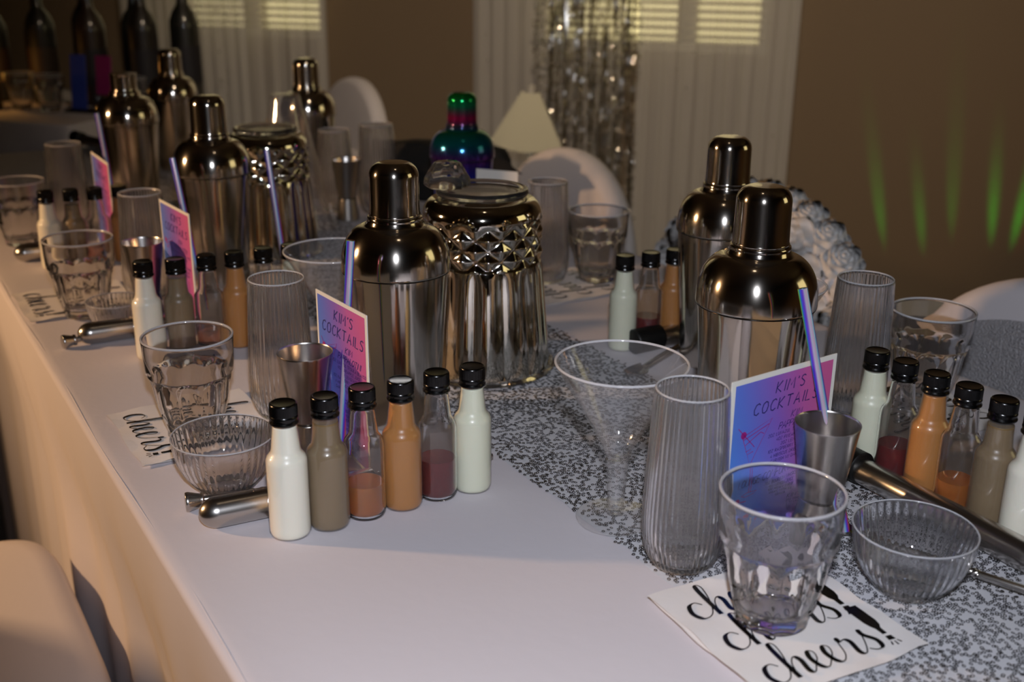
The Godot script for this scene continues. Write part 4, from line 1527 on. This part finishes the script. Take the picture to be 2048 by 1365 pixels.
# ---------------------------------------------------------------- drinks table by the wall
func back_bar() -> void:
	var mid := wall_point(-2.07, 0.0, 1.06)
	var turn := heading(WT.x, WT.z)
	var t := thing("drinks_table", "drinks table against the wall under a dim pale cloth", "table", mid, turn)
	var b := Buf.new()
	b.box(Vector3(1.4, 0.03, 0.58), Vector3(0, TOP - 0.019, 0), Basis.IDENTITY, 0.006)
	part("table_top", b.mesh(), M.trim, t)
	for sx in [-1, 1]:
		for sz in [-1, 1]:
			part("leg", rod([Vector3(sx * 0.58, 0, sz * 0.22), Vector3(sx * 0.58, TOP - 0.034, sz * 0.22)], [0.016, 0.016], 14), M.brushed, t)
	var cl := thing("tablecloth", "pale cloth over the drinks table by the wall", "tablecloth", mid + Vector3.UP * TOP, turn)
	part("cloth", cover(1.43, 0.61, 0.66, 0.66, 1.0, 0.014, 2), M.cloth, cl)
	var kinds := [
		["dark bottle with red glints, cut by the photo's edge", Color(0.05, 0.07, 0.05), 0.039, 0.34, -1.835, 1.040],
		["dark amber spirit bottle second along the drinks table", Color(0.16, 0.05, 0.02), 0.039, 0.32, -1.755, 0.950],
		["dark bottle with black screw cap next to the yellow candle flame", Color(0.03, 0.03, 0.03), 0.039, 0.36, -1.675, 1.040],
		["tall dark bottle with a purple label behind the candle", Color(0.07, 0.04, 0.06), 0.039, 0.37, -1.600, 0.940],
		["tall brown bottle glinting above the clear tumblers", Color(0.14, 0.07, 0.03), 0.039, 0.36, -1.520, 1.030],
		["dark green bottle behind the blue card", Color(0.04, 0.06, 0.04), 0.039, 0.36, -1.440, 0.940],
		["dark bottle behind the purple card", Color(0.06, 0.03, 0.02), 0.039, 0.37, -1.362, 1.020],
		["dark bottle at the end of the drinks table nearest the curtain", Color(0.04, 0.05, 0.035), 0.039, 0.38, -1.285, 0.940],
	]
	for q in kinds:
		var r: float = q[2]
		var h: float = q[3]
		var o := thing("spirit_bottle", q[0], "bottle", wall_point(q[4], TOP + 0.0006, q[5]), 0.0, "spirit bottles on the drinks table")
		var body := Buf.new()
		body.lathe(prof([0, 0.004, r * 0.8, 0.0, r * 0.97, 0.003, r, 0.010, r, h * 0.55, r * 0.97, h * 0.60, r * 0.75, h * 0.66, r * 0.42, h * 0.71, r * 0.34, h * 0.76, r * 0.32, h * 0.93, r * 0.36, h * 0.935, r * 0.36, h * 0.95, 0, h * 0.95]), 40)
		var gm := mat(q[1], 0.13)
		gm.clearcoat_enabled = true
		part("bottle_body", body.mesh(), gm, o)
		var cp := Buf.new()
		cp.lathe(prof([0, h * 0.90, r * 0.38, h * 0.90, r * 0.39, h * 0.91, r * 0.39, h * 0.99, r * 0.36, h, 0, h]), 32)
		part("stopper", cp.mesh(), M.cap, o)
		var lb := Buf.new()
		lb.lathe(prof([r * 1.004, h * 0.16, r * 1.012, h * 0.165, r * 1.012, h * 0.42, r * 1.004, h * 0.425]), 40)
		part("label_band", lb.mesh(), mat(Color(0.20, 0.14, 0.10) if int(q[4] * 100) % 2 else Color(0.10, 0.09, 0.12), 0.6), o)
	var tum := [["clear tumbler on the drinks table below the brown bottle", -1.655, 1.17], ["clear tumbler on the drinks table beside the blue card", -1.555, 1.18], ["clear tumbler near the curtain on the drinks table", -1.315, 1.16]]
	for q in tum:
		copy(P.tumbler, "tumbler", q[0], "tumbler", wall_point(q[1], TOP + 0.0006, q[2]), 0.0, "tumblers on the drinks table")
	# framed card: blue and purple panels
	var fr := thing("card_stand", "dim stand with a blue and a purple card on the drinks table", "card stand", wall_point(-1.43, TOP + 0.0006, 1.16), turn)
	var fb := Buf.new()
	fb.box(Vector3(0.17, 0.008, 0.05), Vector3(0, 0.004, -0.002), Basis.IDENTITY, 0.002)
	part("base", fb.mesh(), M.cap, fr)
	var c1 := Buf.new()
	c1.box(Vector3(0.048, 0.14, 0.003), Vector3(-0.045, 0.078, 0), Basis(Vector3.RIGHT, -0.1), 0.001)
	part("blue_card", c1.mesh(), mat(Color(0.16, 0.24, 0.60), 0.5), fr)
	var c2 := Buf.new()
	c2.box(Vector3(0.048, 0.10, 0.003), Vector3(0.035, 0.098, 0), Basis(Vector3.RIGHT, -0.1), 0.001)
	part("purple_card", c2.mesh(), mat(Color(0.50, 0.10, 0.36), 0.5), fr)
	part("post", rod([Vector3(0.035, 0.004, -0.006), Vector3(0.035, 0.06, -0.006)], [0.003, 0.003], 10), M.cap, fr)
	# small candle with a flame
	var ca := thing("candle", "small candle with a yellow flame among the dark bottles", "candle", wall_point(-1.725, TOP + 0.0006, 1.19))
	var wx := Buf.new()
	wx.lathe(prof([0, 0, 0.018, 0, 0.0185, 0.002, 0.0185, 0.070, 0.016, 0.072, 0, 0.070]), 28)
	part("wax", wx.mesh(), mat(Color(0.30, 0.22, 0.10), 0.5), ca)
	var fl := Buf.new()
	fl.lathe(prof([0, 0.074, 0.004, 0.080, 0.0062, 0.092, 0.0050, 0.106, 0.0022, 0.118, 0, 0.126]), 20)
	var fm := mat(Color(1, 0.8, 0.4), 0.5)
	fm.emission_enabled = true
	fm.emission = Color(1.0, 0.72, 0.25)
	fm.emission_energy_multiplier = 1.4
	part("flame", fl.mesh(), fm, ca)
	var om := OmniLight3D.new()
	om.name = "candle_light"
	om.light_color = Color(1.0, 0.7, 0.35)
	om.light_energy = 0.004
	om.light_size = 0.006
	om.omni_range = 8.0
	om.omni_attenuation = 2.0
	om.shadow_enabled = true
	add_child(om)
	om.position = ca.position + Vector3.UP * 0.1
